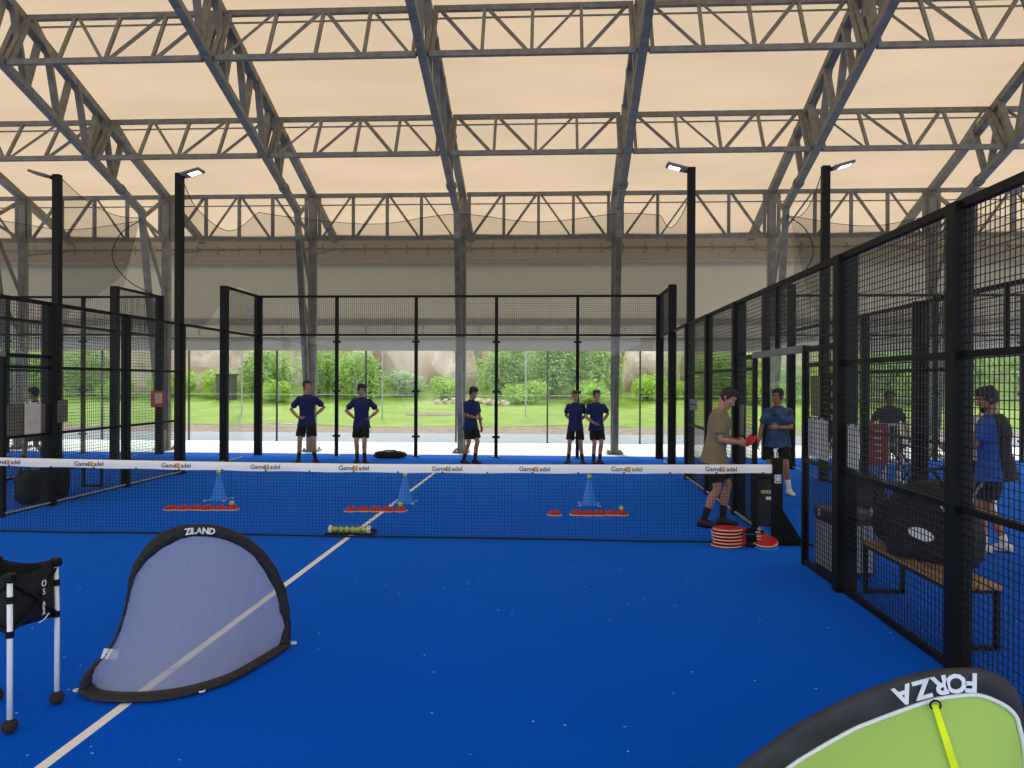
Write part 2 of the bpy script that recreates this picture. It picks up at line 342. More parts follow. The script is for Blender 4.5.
# ================================================================ ROOF TRUSSES running away from the camera
RX = [-12, -8, -4, 0, 4, 8, 12]
yA = 1.0
def make_arch(x, label):
    t = thing('roof_truss', label, 'roof truss', (x, 11.2, 0), 0, 'sloping roof trusses with their columns')
    def B(name, segs, **k):
        m = MB()
        for p, q, w, h in segs: m.bar(Vector(p)-Vector((0, 11.2, 0)), Vector(q)-Vector((0, 11.2, 0)), w, h)
        return m.build(name, GALV, t, bevel=.006)
    B('upper_chord', [((0, yA, zu(yA)), (0, 13.3, zu(13.3)), .18, .17)])
    B('lower_chord', [((0, yA, zl(yA)), (0, 9.98, zl(9.98)), .16, .14)])
    n = 0; y = yA+.15; yy = []
    while y < 9.6: yy.append(y); y += .5
    for i in range(len(yy)-1):
        a, b = yy[i], yy[i+1]
        o = .05
        if i % 2 == 0: p, q = (o, a+.05, zu(a+.05)), (o*.5, b-.04, zl(b-.04))
        else: p, q = (-o*.5, a+.04, zl(a+.04)), (-o, b-.05, zu(b-.05))
        B('web_brace', [(p, q, .13, .085)])
    for ym, yb in ((5.55, 5.0), (8.4, 7.82)):
        for s in (-.1, .1): B('cross_strut', [((s, ym, zu(ym)-.04), (s*.7, yb, zl(yb)), .10, .10)])
    B('column', [((0, 11.2, .03), (0, 11.2, zu(11.2)-.06), .2, .16)])
    B('inner_leg', [((0, 9.95, zl(9.95)), (0, 10.92, .5), .14, .13)])
    B('leg_brace', [((0, 9.98, 5.95), (0, 11.15, 4.1), .07, .07)])
    B('leg_brace', [((0, 10.3, 4.1), (0, 11.15, 3.0), .07, .07)])
    B('leg_brace', [((0, 10.0, 6.0), (0, 11.12, 6.72), .08, .08)])
    B('leg_brace', [((0, 10.0, 5.95), (0, 11.15, 5.65), .06, .06)])
    B('eave_strut', [((0, 11.25, 5.25), (0, 13.25, 5.72), .06, .06)])
    for f in (zu, zl):
        m = MB(); yj = 9.0
        sl = Vector((0, 1, -.36)).normalized()
        for s in (-.03, .03):
            M = frame(Vector((0, yj-11.2+s, f(yj)-.36*s)), (1, 0, 0), (0, .36, 1))
            m.lathe([(.02, -.014), (.125, -.014), (.125, .014), (.02, .014)], 14, (0,0,0), M)
        m.build('splice_flange', GALV, t)
    m = MB(); m.box((0, -.06, .04), (.42, .5, .03)); m.box((0, -.16, .3), (.16, .2, .5)); m.build('base_plate', GALV, t)
    m = MB()
    for a in (-.15, .15):
        for b in (-.2, .12): m.lathe([(.03, .05), (.03, .1)], 6, (a, b, 0))
    m.build('anchor_bolt', GALV, t)
    return t
for i, x in enumerate(RX):
    make_arch(x, f'grey steel lattice roof truss with its column, {ORD[i]} from the left across the hall')

# ================================================================ LATTICE BEAMS spanning from truss to truss
ROWS = [('upper', (5.55, 8.94), (5.0, 7.85)), ('middle', (8.4, 7.86), (7.82, 6.87)), ('lowest', (11.2, 6.79), (11.2, 5.65))]
BX = [-16]+RX+[16]
for rn, (yt, zt), (yb, zb) in ROWS:
    for i in range(len(BX)-1):
        a, b = BX[i], BX[i+1]
        if rn == 'upper' and (a < -8 or b > 12): continue
        where = ('left of the leftmost roof truss' if i == 0 else 'right of the rightmost roof truss' if i == len(BX)-2
                 else f'between the {ORD[i-1]} and {ORD[i]} roof trusses from the left')
        t = thing('lattice_beam', f'grey steel lattice beam of the {rn} row, {where}', 'roof beam', (a, yb, zb), 0, 'lattice beams between the roof trusses')
        T = lambda u: Vector((u*4, yt-yb, zt-zb))
        Bm = lambda u: Vector((u*4, 0, 0))
        def S(name, p, q, w_):
            m = MB(); m.bar(p, q, w_); return m.build(name, GALV, t)
        e = .03
        S('top_chord', T(e), T(1-e), .10); S('bottom_chord', Bm(e), Bm(1-e), .10)
        tr = lambda u: Bm(u).lerp(T(u), .78)
        S('tie_rod', tr(0), tr(1), .028)
        n = 5; us = [.045+(.91)*k/4 for k in range(n)]
        for k, u in enumerate(us):
            S('web_post', Bm(u), T(u), .06 if rn != 'lowest' else .075)
        flip = (a == -4 or rn == 'lowest')
        for k in range(4):
            up = (k < 2) == flip
            u0, u1 = us[k]+.012, us[k+1]-.012
            S('web_diagonal', Bm(u0) if up else T(u0), T(u1) if up else Bm(u1), .06 if (k+i) % 3 else .045)

# ================================================================ COURT FENCES
def wires(x0, x1, z0, z1, place, pitch=.05, w=.0052):
    """welded wire panel; place(u, z) gives a point"""
    m = MB()
    k = int(round((x1-x0)/pitch))
    for i in range(1, k):
        u = x0+(x1-x0)*i/k; m.bar(place(u, z0), place(u, z1), w, w, cap=False)
    k = int(round((z1-z0)/pitch))
    for i in range(1, k):
        z = z0+(z1-z0)*i/k; m.bar(place(x0, z), place(x1, z), w, w, cap=False)
    return m
def fence_post(t, x, y, h, w=.10, d=.10, foot=False, name='post'):
    m = MB(); m.box((x, y, h/2), (w, d, h))
    if foot: m.box((x, y, .01), (w+.12, d+.12, .02))
    return m.build(name, BLACK, t, bevel=.004)
def rail(t, p, q, w=.04, name='rail', mt=None):
    m = MB(); m.bar(p, q, w); return m.build(name, mt or BLACK, t)
def side_fence(label, x, side, y_near, doors=True, wire=True):
    """mesh side of a court: glass for the far 4 m, then mesh; side=+1 when the outside is towards +x"""
    t = thing('court_fence', label, 'fence', (x, 0, 0))
    pl = lambda u, z: (0, u, z)
    for y, h in ((8, 4), (6, 3), (4, 3), (2, 3), (-2, 3), (-4, 3), (-6, 3)):
        if y < y_near-.1: continue
        fence_post(t, 0, y, h, .12 if y != 8 else .17, .12)
        if y in (2, -2): fence_post(t, side*.09, y, h, .07, .09, False)
    fence_post(t, 0, 10, 4, .18, .12)
    rail(t, (0, 8, 3.98), (0, 10, 3.98), .06); rail(t, (0, y_near, 2.98), (0, 10, 2.98), .055)
    wires(8.04, 9.95, 3.02, 3.95, pl).build('mesh_panel', WIRE, t)
    for a, b in ((6, 8), (8, 10)):
        m = MB(); m.box((0, (a+b)/2, 1.49), (.012, b-a-.1, 2.9)); m.build('glass_panel', GLASS, t)
        for z in (.5, 1.6, 2.85):
            for yy in (a+.05, b-.05):
                m = MB(); m.box((0, yy, z), (.05, .07, .05)); m.build('glass_clamp', BLACK, t)
    bays = [(4, 6), (2, 4)]+([(-4, -2)] if y_near <= -4 else [])+([(-6, -4)] if y_near <= -6 else [])
    for a, b in bays:
        rail(t, (0, a, .04), (0, b, .04), .045); rail(t, (0, a, 1.07), (0, b, 1.07), .04); rail(t, (0, a, 2.04), (0, b, 2.04), .04)
        if wire: wires(a+.04, b-.04, .06, 2.96, pl).build('mesh_panel', WIRE, t)
    if doors:
        # gateway at the net: two short mesh leaves, a lintel and a mesh strip above
        rail(t, (0, -2, 2.20), (0, 2, 2.20), .05, 'lintel')
        rail(t, (0, -1, 2.21), (0, 1, 2.21), .075, 'lintel_plate', mat('lintel_grey', (108, 108, 104), .5))
        wires(-1.96, 1.96, 2.27, 2.96, pl).build('mesh_panel', WIRE, t)
        fence_post(t, 0, 1, 2.24, .06, .06); fence_post(t, 0, -1, 2.24, .06, .06)
        rail(t, (0, 0, 2.24), (0, 0, 2.98), .05, 'short_post')
        for a, b in ((1, 2), (-2, -1)):
            rail(t, (0, a, .04), (0, b, .04), .045); rail(t, (0, a, 1.07), (0, b, 1.07), .04); rail(t, (0, a, 2.04), (0, b, 2.04), .04)
            wires(a+.03, b-.04, .06, 2.22, pl).build('mesh_panel', WIRE, t)
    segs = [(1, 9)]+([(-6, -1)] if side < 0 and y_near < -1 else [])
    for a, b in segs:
        m = MB(); m.box((-side*.03, (a+b)/2, .055), (.022, b-a, .022)); m.build('rail_glint', mat('glint_grey', (176, 180, 184), .45, metal=.3), t)  # added pale strip: paints the light caught on the bottom rail's top edge
    return t
def back_wall(label, x0, x1):
    t = thing('glass_back_wall', label, 'glass wall', ((x0+x1)/2, 10, 0))
    hw = (x1-x0)/2; n = int(round(2*hw/2))
    for k in range(n+1):
        x = -hw+2*k
        if k in (0, n):
            continue
        fence_post(t, x, 0, 4, .08, .08, True)
    rail(t, (-hw, 0, 3.98), (hw, 0, 3.98), .06); rail(t, (-hw, 0, 3.02), (hw, 0, 3.02), .05)
    for k in range(n):
        a = -hw+2*k; b = a+2
        m = MB(); m.box(((a+b)/2, 0, 1.49), (b-a-.07, .012, 2.94)); m.build('glass_panel', GLASS, t)
        wires(a+.04, b-.04, 3.04, 3.95, lambda u, z: (u, 0, z)).build('mesh_panel', WIRE, t)
        for z in (.5, 1.62, 2.85):
            for xx in (a+.06, b-.06):
                m = MB(); m.box((xx, -.01, z), (.07, .05, .05)); m.build('glass_clamp', BLACK, t)
    return t
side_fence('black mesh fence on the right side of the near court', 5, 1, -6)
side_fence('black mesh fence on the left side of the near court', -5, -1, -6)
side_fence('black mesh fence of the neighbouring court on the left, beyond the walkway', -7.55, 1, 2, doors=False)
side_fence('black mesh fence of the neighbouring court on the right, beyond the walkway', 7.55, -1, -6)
back_wall('glass back wall of the near court behind the players in blue shirts', -5, 5)
back_wall('glass back wall of the left neighbouring court', -17.55, -7.55)
back_wall('glass back wall of the right neighbouring court', 7.55, 17.55)

# ================================================================ NET
t = thing('tennis_net', 'dark blue net with a white printed tape stretched across the court', 'net', (0, 0, 0))
def nz_(x): return .88+.04*(abs(x)/5)**1.6
m = MB()
for k in range(1, 250):
    x = -4.93+k*.0395
    if x < 4.93: m.bar((x, 0, .01), (x, 0, nz_(x)-.09), .0025, cap=False)
for k in range(20):
    f = k/20
    pts = [(x, 0, .012+(nz_(x)-.1)*f) for x in np.linspace(-4.93, 4.93, 13)]
    for a, b in zip(pts, pts[1:]): m.bar(a, b, .0025, cap=False)
m.build('netting', NETC, t)
m = MB()
xs2 = np.linspace(-4.94, 4.94, 60)
m.grid([[(x, -.012, nz_(x)-.1+.004*math.sin(x*7)) for x in xs2], [(x, -.014, nz_(x)-.05) for x in xs2], [(x, -.009, nz_(x)) for x in xs2],
        [(x, .009, nz_(x)) for x in xs2], [(x, .012, nz_(x)-.1) for x in xs2]])
tape = m.build('tape', TAPE, t, smooth=True)
m = MB(); m.tube([(x, 0, .015+.01*abs(math.sin(x*.9))) for x in np.linspace(-4.93, 4.93, 40)], .011, 6); m.build('bottom_rope', NETC, t)
for x in np.arange(-4.7, 4.9, .53):
    m = MB(); m.box((x, -.016, nz_(x)-.095), (.018, .006, .02)); m.build('tape_eyelet', INK, tape)
for x in (-4.19, -3.15, -2.07, -.98, .09, 1.2, 2.23, 3.3, 4.38):
    z = nz_(x)-.052
    mb = text_mb('Game', .076, frame((x-.108, -.0165, z), (1, 0, 0), (0, 0, 1)), bold=.0006)
    text_mb('adel', .076, frame((x+.104, -.0165, z), (1, 0, 0), (0, 0, 1)), mb=mb, bold=.0006)
    mb.build('lettering', INK, tape)
    m = MB(); m.box((x, -.0162, z), (.055, .002, .056)); m.build('logo_badge', ORANGE, tape)
    text_mb('P', .062, frame((x+.002, -.018, z), (1, 0, 0), (0, 0, 1))).build('logo_letter', mat('logo_cream', (240, 225, 200), .7), tape)
for s, lab in ((1, 'black steel net post with a white numbered plate at the right end of the net'), (-1, 'black steel net post at the left end of the net')):
    t = thing('net_post', lab, 'net post', (s*5.0, 0, 0))
    m = MB(); m.box((0, 0, .5), (.11, .11, 1.0)); m.build('upright', BLACK, t, bevel=.01)
    m = MB(); M = Matrix.Rotation(PI/2, 4, 'X'); M.translation = (0, .04, 0)
    m.prism([(.05*s, .02), (.30*s, .02), (.05*s, .42)], .07, M); m.box((s*.14, 0, .012), (.5, .16, .024)); m.build('foot', BLACK, t)
    m = MB(); m.lathe([(.012, 0), (.012, .09), (.02, .09), (.02, .12)], 10, (-s*.02, 0, .98)); m.build('crank', ALU, t)
    if s > 0:
        m = MB(); m.box((-.005, -.058, .76), (.072, .004, .095)); pl = m.build('number_plate', WHITE, t, bevel=.003)
        m = MB(); m.box((-.005, -.061, .76), (.054, .003, .077)); m.build('plate_centre', BLACK, pl)
        text_mb('8', .085, frame((-.005, -.0635, .76), (1, 0, 0), (0, 0, 1)), bold=.002).build('plate_digit', WHITE, pl)

# ================================================================ LIGHT POLES
FACE = mat_emit('lamp_face', (1, .97, .92), 3.0)
def light_pole(x, s, on, lab):
    t = thing('light_pole', lab, 'light pole', (x, 6.0, 0))
    m = MB(); m.box((0, .0, 3), (.145, .13, 6)); m.box((0, 0, .015), (.24, .24, .03)); m.build('mast', BLACK, t, bevel=.006)
    m = MB(); m.bar((0, 0, 5.93), (s*.13, -.02, 5.94), .07); m.build('bracket', BLACK, t)
    M = frame((s*.29, -.06, 5.99), (s*1, 0, .28), (0, 1, -.35*0))
    h = MB(); h.box((0, 0, 0), (.40, .30, .05), M.to_3x3()); h.v = [tuple(Vector(v)+M.translation) for v in h.v]
    hd = h.build('lamp_head', mat('lamp_grey', (96, 96, 94), .5), t, bevel=.01)
    f = MB(); f.box((0, 0, 0), (.21, .17, .008), M.to_3x3()); off = M.translation+M.to_3x3() @ Vector((.04*1, 0, -.03*(1 if s > 0 else -1)))
    if off.z > M.translation.z: off = M.translation-(off-M.translation)+M.to_3x3() @ Vector((.08, 0, 0))
    f.v = [tuple(Vector(v)+off) for v in f.v]
    f.build('lamp_face', FACE if on else mat('lamp_glass', (150, 150, 145), .3), hd)
light_pole(-5.05, 1, True, 'tall black light pole with a lit lamp, left side of the near court')
light_pole(5.05, -1, True, 'tall black light pole with a lit lamp, right side of the near court')
light_pole(-7.58, -1, False, 'tall black light pole of the left neighbouring court, lamp pointing left')
light_pole(7.58, 1, True, 'tall black light pole of the right neighbouring court, lamp pointing right')

# ================================================================ HANGING BALL NETS above the court walls
SHEER = mat_sheer('ball_net', (40, 38, 34), .27)
EDGE = mat('net_edge_cord', (30, 30, 28), .8)
def patch(name, label, edges, side=0):
    """soft net between a top line and a bottom line"""
    top, bot = edges; n = 24; A = spline(top, n); B = spline(bot, n)
    t = thing(name, label, 'ball net', A[0])
    m = MB(); m.grid([[tuple(A[i].lerp(B[i], j/8)-A[0]) for i in range(n)] for j in range(9)]); m.build('net_cloth', SHEER, t, smooth=True)
    m = MB(); m.tube([p-A[0] for p in A], .008, 5); m.build('edge_cord', EDGE, t)
    if side:
        s = side; m = MB(); m.tube([p-A[0] for p in spline([(s*8.0, 9.9, 5.9), (s*8.35, 9.6, 5.5), (s*8.5, 9.5, 4.9), (s*8.2, 9.7, 4.35), (s*7.62, 9.98, 4.0)], 20)], .012, 6); m.build('free_edge_cord', EDGE, t)
    return t
patch('ball_net', 'sheer black ball net hanging above the glass back wall of the near court', ([(-5, 10, 6.1), (-4, 10, 5.95), (-2, 10, 5.78), (0, 10, 6.02), (2, 10, 5.8), (4, 10, 6.0), (5, 10, 5.95)], [(-5, 10.02, 4.02), (0, 10.02, 4.02), (5, 10.02, 4.02)]))
patch('ball_net', 'sheer black ball net from the left lit pole to the court corner', ([(-5.05, 6.05, 5.95), (-5.05, 6.8, 5.45), (-5.0, 8.3, 5.3), (-5, 10, 6.1)], [(-5.05, 6.05, 3.05), (-5, 7, 3.05), (-5, 8.5, 4.0), (-5, 10, 4.02)]))
patch('ball_net', 'sheer black ball net from the right lit pole to the court corner', ([(5.05, 6.05, 5.95), (5.05, 6.6, 5.4), (5.0, 8.3, 5.3), (5, 10, 5.95)], [(5.05, 6.05, 3.05), (5, 7, 3.05), (5, 8.5, 4.0), (5, 10, 4.02)]))
patch('ball_net', 'sheer black ball net high above the back wall of the left neighbouring court', ([(-14, 10, 5.75), (-12, 10, 5.95), (-10, 10, 5.7), (-8.1, 10, 5.9)], [(-14, 10.02, 4.02), (-12, 10.02, 4.02), (-9, 10.02, 4.02), (-8.5, 10.0, 4.15)]))
patch('ball_net', 'sheer black ball net swooping from the left neighbouring pole with a curved free edge', ([(-7.55, 6.05, 5.95), (-7.7, 7.2, 5.75), (-7.9, 8.6, 5.75), (-8.0, 9.9, 5.95)], [(-7.58, 6.05, 3.05), (-7.58, 7.9, 4.02), (-8.05, 9.4, 4.7), (-8.0, 9.9, 5.9)]), -1)
patch('ball_net', 'sheer black ball net high above the back wall of the right neighbouring court', ([(8.1, 10, 5.9), (10, 10, 5.65), (12, 10, 5.95), (14, 10, 5.7)], [(8.5, 10, 4.15), (9, 10.02, 4.02), (12, 10.02, 4.02), (14, 10.02, 4.02)]))
patch('ball_net', 'sheer black ball net swooping from the right neighbouring pole with a curved free edge', ([(7.55, 6.05, 5.95), (7.7, 7.2, 5.6), (7.9, 8.6, 5.6), (8.0, 9.9, 5.9)], [(7.58, 6.05, 3.05), (7.58, 7.9, 4.02), (8.05, 9.4, 4.7), (8.0, 9.9, 5.85)]), 1)
# ================================================================ LANDSCAPE beyond the hall
# thin dark fence posts on the asphalt edge with one bright wire
t = thing('wire_fence', 'outdoor wire fence with thin dark posts along the path behind the hall', 'fence', (0, 14.7, 0))
for k in range(-5, 7):
    m = MB(); m.bar((-.6+2.82*k, 0, -.02), (-.6+2.82*k, 0, 3.1), .05); m.build('post', mat('fence_dark', (58, 58, 60), .6), t)
m = MB(); m.tube([(-16, 0, 1.45), (18, 0, 1.45)], .009, 5); m.build('wire', mat('bright_wire', (205, 208, 205), .4), t)
m = MB(); m.tube([(-16, 0, 3.05), (18, 0, 3.05)], .012, 5); m.build('wire', mat('bright_wire', (205, 208, 205), .4), t)
for k, x in enumerate((-11.2, -5.0, 1.2, 7.4, 13.6)):
    t = thing('marker_pole', f'slender pale grey pole standing on the lawn, {ORD[k]} from the left', 'pole', (x, 24, hz_(x, 24)), 0, 'slender poles on the lawn')
    m = MB(); m.tube([(0, 0, 0), (0, 0, 5)], .03, 8); m.build('pole', mat('pale_pole', (168, 170, 168), .6), t)
    m = MB(); m.box((0, 0, 4.9), (.4, .06, .06)); m.build('cross_arm', mat('pale_pole', (168, 170, 168), .6), t)

def leaf_mat(name, c1, c2):
    m = mat(name, c1, .7, col2=c2, scale=1.3, detail=5); nt = m.node_tree
    b = nt.nodes['Principled BSDF']; out = nt.nodes['Material Output']
    tr = nt.nodes.new('ShaderNodeBsdfTranslucent'); mx = nt.nodes.new('ShaderNodeMixShader'); mx.inputs[0].default_value = .35
    src = b.inputs['Base Color'].links[0].from_socket; nt.links.new(src, tr.inputs[0])
    nt.links.new(b.outputs[0], mx.inputs[1]); nt.links.new(tr.outputs[0], mx.inputs[2]); nt.links.new(mx.outputs[0], out.inputs[0])
    return m
LEAF = [leaf_mat('leaf_mid', (122, 158, 62), (196, 218, 128)), leaf_mat('leaf_bright', (142, 180, 54), (208, 230, 106)), leaf_mat('leaf_grey', (140, 166, 108), (200, 216, 162))]
STEM = mat('bark', (104, 88, 70), .9)
def foliage(seed, w, h, n, leaf, lobes=9):
    r = random.Random(seed); m = MB()
    L = []
    for k in range(lobes):
        a = r.uniform(0, 2*PI); d = r.uniform(.1, .62)
        L.append((math.cos(a)*d*w/2, math.sin(a)*d*w/2, h*r.uniform(.25, .78), r.uniform(.26, .42)*min(w, h*1.3)/1.2))
    L.append((0, 0, h*.45, .5*min(w, h)))
    for k in range(n):
        c = r.choice(L); u = Vector((r.gauss(0, 1), r.gauss(0, 1), r.gauss(0, 1))).normalized()
        rad = c[3]*r.uniform(.62, 1.04)
        p = Vector(c[:3])+u*rad
        p.x *= 1; p.z = max(.03, min(p.z, h*1.08))
        a = Vector((r.gauss(0, 1), r.gauss(0, 1), r.gauss(0, .6))).normalized(); b = a.cross(u+Vector((.1, .2, .3))).normalized()
        s = leaf*r.uniform(.6, 1.3)
        m.add([p-a*s*.6, p-b*s*.25, p+a*s*.6, p+b*s*.25], [(0, 1, 2, 3)])
    return m
BUSHP = []
for i, (w_, h_, n_, lf, mi) in enumerate([(3.4, 2.6, 5200, .17, 0), (2.6, 1.9, 3600, .15, 1), (4.2, 3.8, 6800, .19, 0), (3.0, 2.2, 4200, .16, 2), (2.2, 1.2, 2600, .13, 1)]):
    me = foliage(50+i, w_, h_, n_, lf)
    BUSHP.append((me, w_, h_, mi))
BM_ = {}
def bush(k, x, y, s, label, rz=0, sz=1, mi=None):
    me, w_, h_, m0 = BUSHP[k]
    t = thing('leafy_bush', label, 'bush', (x, y, hz_(x, y)), rz, 'bushes on the bank')
    t.scale = (s, s, s*sz)
    mi = m0 if mi is None else mi
    if (k, mi) not in BM_:
        o = me.build('foliage', LEAF[mi], t); BM_[(k, mi)] = o.data
    else:
        o = bpy.data.objects.new('foliage', BM_[(k, mi)]); COL.objects.link(o); o.parent = t
    m = MB()
    for j in range(4):
        a = j*1.7; m.tube([(0, 0, -.1), (.2*math.cos(a), .2*math.sin(a), h_*.3), (.5*math.cos(a), .5*math.sin(a), h_*.62)], [.07, .05, .02], 6)
    m.build('stem', STEM, t)
bush_rows = [
 (0, -27.5, 33, 1.2, 1), (2, -24.6, 33.5, .9, .85), (4, -21.6, 32.5, 1.2, .8), (4, -18.6, 32.3, 1.3, .9), (1, -16.2, 32.4, .9, .8), (0, -13.6, 33, 1.1, 1),
 (2, -10.9, 34, .85, .85), (0, -8.3, 33, 1.05, 1), (3, -5.7, 33, .9, .75), (4, -3.5, 32, 1.1, .9), (2, -.6, 34.2, .9, .95), (2, 2.3, 34.4, 1.0, 1.1),
 (2, 5.0, 34.3, .9, 1.05), (4, 7.3, 32.6, 1.2, .9), (1, 9.2, 32.4, .8, .6), (0, 11.6, 33.4, 1.05, 1.0), (3, 14.4, 33, 1, .9), (1, 17, 32.6, 1.2, 1.1),
 (0, 20, 33, 1.2, 1.1), (2, 24, 34, 1.1, 1), (0, 28.6, 34, 1.3, 1),
 (4, -11.9, 30.4, 1.1, .8), (4, .9, 30.6, 1.2, .8), (4, 4.1, 30.4, 1.2, .8), (4, 12.6, 30.6, 1.3, .8), (4, 20.6, 30.2, 1.3, .9)]
shade = ['mid green', 'bright yellow green', 'tall mid green', 'greyish green', 'low bright green']
srt = sorted(range(len(bush_rows)), key=lambda i: bush_rows[i][1])
cnt = {}
for i in srt:
    k, x, y, s, sz = bush_rows[i]; cnt[k] = cnt.get(k, 0)+1
    bush(k, x, y, s, f'{shade[k]} leafy bush on the grassy bank, {ORD[cnt[k]-1]} of its kind from the left', rz=i*1.3, sz=sz)

from mathutils import noise as mnoise
ROCK = mat('pink_granite', (182, 150, 130), .9, col2=(228, 206, 188), scale=.8, bump=.6, bscale=3, detail=10)
def rock_mesh(seed, sub=4):
    bm = bmesh.new(); bmesh.ops.create_icosphere(bm, subdivisions=sub, radius=1)
    o = Vector((seed*7.3, seed*1.7, 0))
    for v in bm.verts:
        p = v.co.copy(); d = mnoise.noise(p*1.1+o)*.34+mnoise.noise(p*2.7+o)*.14+mnoise.noise(p*6+o)*.05
        v.co = p*(1+d)
    # flat broken faces
    r = random.Random(seed)
    for k in range(5):
        n = Vector((r.gauss(0,1), r.gauss(0,1), r.gauss(0,.7))).normalized(); lim = r.uniform(.6, .8)
        for v in bm.verts:
            q = v.co.dot(n)
            if q > lim: v.co -= n*(q-lim)*.85
    me = bpy.data.meshes.new('boulder'); bm.to_mesh(me); bm.free(); me.materials.append(ROCK); return me
RK = [rock_mesh(s) for s in (1, 2, 3, 4)]
rocks = [(-30, 39, 4.4, 4.4), (-25.2, 40, 3.6, 4.2), (-21.4, 36.6, 3.2, 3.4), (-18, 37.6, 2.8, 3.4), (-15.0, 40.4, 3.6, 4.2), (-10.6, 40, 3.4, 3.6), (-6.9, 39.8, 2.8, 3.6), (-3.6, 36.9, 2.4, 2.9), (-.2, 40.5, 3.2, 3.6),
 (3.8, 41, 3.6, 4.0), (8.3, 37.4, 3.2, 3.5), (12.6, 40.6, 3.8, 4.2), (17.2, 39.8, 3.6, 3.6), (21.6, 40, 3.6, 3.6), (26.4, 41, 4.2, 4), (32, 42, 4.6, 4),
 (-14.6, 36.8, 1.2, 1.2), (-33, 47, 6, 7), (-23, 47.5, 6, 7), (-13, 48, 6, 7), (-3, 48, 6, 7), (7, 48, 6, 7), (17, 48, 6, 7), (27, 47.5, 6, 7)]
rocks.sort()
names = {0: 'wide', 1: 'rounded', 2: 'blocky', 3: 'cracked'}
for i, (x, y, s, h) in enumerate(rocks):
    o = bpy.data.objects.new('boulder', RK[i % 4]); COL.objects.link(o); o.location = (x, y, hz_(x, y)+h*.35); o.scale = (s*.72, s*.6, h*.75)
    o.rotation_euler = (0, 0, i*1.9)
    row = 'small front' if s < 2 else 'rear' if y > 45 else 'middle'
    cnt[row] = cnt.get(row, 0)+1
    tag(o, f'pale pinkish {row} row boulder behind the bushes, number {ORD[cnt[row]-1] if cnt[row] <= 10 else "eleventh or later"} from the left' if cnt[row] <= 10 else
        f'pale pinkish {row} row boulder behind the bushes, {["eleventh","twelfth","thirteenth","fourteenth","fifteenth","sixteenth"][cnt[row]-11]} from the left', 'boulder', 'boulders on the bank')
for i in range(9):
    r = random.Random(i+90)
    o = bpy.data.objects.new('loose_stone', RK[i % 4]); COL.objects.link(o); x = -3.4+.42*i; y = 29.4+r.uniform(-.4, .4)
    o.location = (x, y, hz_(x, y)+.1); s = r.uniform(.13, .2); o.scale = (s*1.3, s, s); o.rotation_euler = (r.random(), 0, r.random()*6)
    tag(o, f'small loose stone in the row on the lawn edge, {ORD[i]} from the left', 'stone', 'loose stones on the lawn')
t = thing('garden_shed', 'small dark utility box with a white panel among the bushes at left', 'shed', (-14.75, 30.6, hz_(-14.75, 30.6)))
m = MB(); m.box((0, 0, .65), (.85, .7, 1.3)); m.build('body', mat('shed_dark', (86, 84, 84), .8), t, bevel=.02)
m = MB(); m.box((0, 0, 1.33), (.97, .82, .07)); m.build('roof', mat('shed_roof', (66, 66, 68), .8), t)
m = MB(); m.box((.05, -.365, .35), (.45, .03, .6)); m.build('white_panel', WHITE, t)
g = MB(); P = [[(x, y, hz_(x, y)+.03) for x in np.linspace(-4.2, -1.2, 12)] for y in np.linspace(25.0, 25.9, 5)]
g.grid(P); tag(g.build('soil_patch', SOIL, smooth=True), 'small bare soil patch in the lawn between the two leftmost players', 'soil patch')

# ================================================================ CONES, DOMES, BALLS on the court
def tennis_ball(x, y, z, label, group='loose tennis balls'):
    t = thing('tennis_ball', label, 'ball', (x, y, z), 0, group)
    m = MB(); m.sphere((0, 0, 0), .033, 16); b = m.build('felt', BALL, t, smooth=True)
    pts = [(.0338*(math.cos(a)*math.sqrt(1-(.6*math.cos(2*a))**2)), .0338*(math.sin(a)*math.sqrt(1-(.6*math.cos(2*a))**2)), .0338*.6*math.cos(2*a)) for a in np.linspace(0, 2*PI, 33)[:-1]]
    m = MB(); m.tube(pts, .0014, 5, closed=True); m.build('seam', WHITE, t)
    return t
cones = [(-2.78, 2.73, 'left'), (.16, 2.67, 'middle'), (2.97, 2.7, 'right')]
for x, y, w_ in cones:
    t = thing('training_cone', f'tall blue training cone, the {w_} one of three beyond the net', 'cone', (x, y, 0), 0, 'blue cones beyond the net')
    m = MB(); m.lathe([(.125, .015), (.115, .02), (.105, .06), (.028, .40), (.024, .405), (.018, .40)], 28); m.build('cone_body', BLUEP, t, smooth=True)
    m = MB(); m.box((0, 0, .008), (.29, .29, .016)); m.build('base', BLUEP, t, bevel=.006)
    for a in (-1, 1):
        for b in (-1, 1):
            m = MB(); m.box((a*.150, b*.150, .010), (.04, .04, .014)); m.build('corner_foot', mat('pale_blue_plastic', (190, 210, 235), .5), t)
    tennis_ball(x, y, .434, f'yellow tennis ball balanced on top of the {w_} blue cone')
for row, (x0, y0, x1, y1, n, skip) in {'left': (-3.07, 1.8, -2.2, 1.86, 6, ()), 'middle': (-.46, 1.88, .24, 1.93, 5, ()), 'right': (2.45, 1.78, 3.38, 1.86, 7, (1,))}.items():
    k = 0
    for i in range(n):
        if i in skip: continue
        x = x0+(x1-x0)*i/(n-1); y = y0+(y1-y0)*i/(n-1)+.01*((i*7) % 3-1)
        t = thing('marker_dome', f'red marker dome with cream rim, {ORD[k]} from the left in the {row} row', 'marker dome', (x, y, 0), 0, 'red marker domes beyond the net'); k += 1
        m = MB(); m.lathe([(.094, .006), (.088, .016), (.068, .048), (.045, .066), (.03, .068), (.028, .062), (.06, .04)], 24); m.build('dome', RED, t, smooth=True)
        m = MB(); m.lathe([(.08, 0), (.105, 0), (.103, .010), (.08, .012)], 24); m.build('rim', CREAM, t, smooth=True)
    tennis_ball(x1, y1, .096, f'yellow tennis ball on the last red dome of the {row} row')
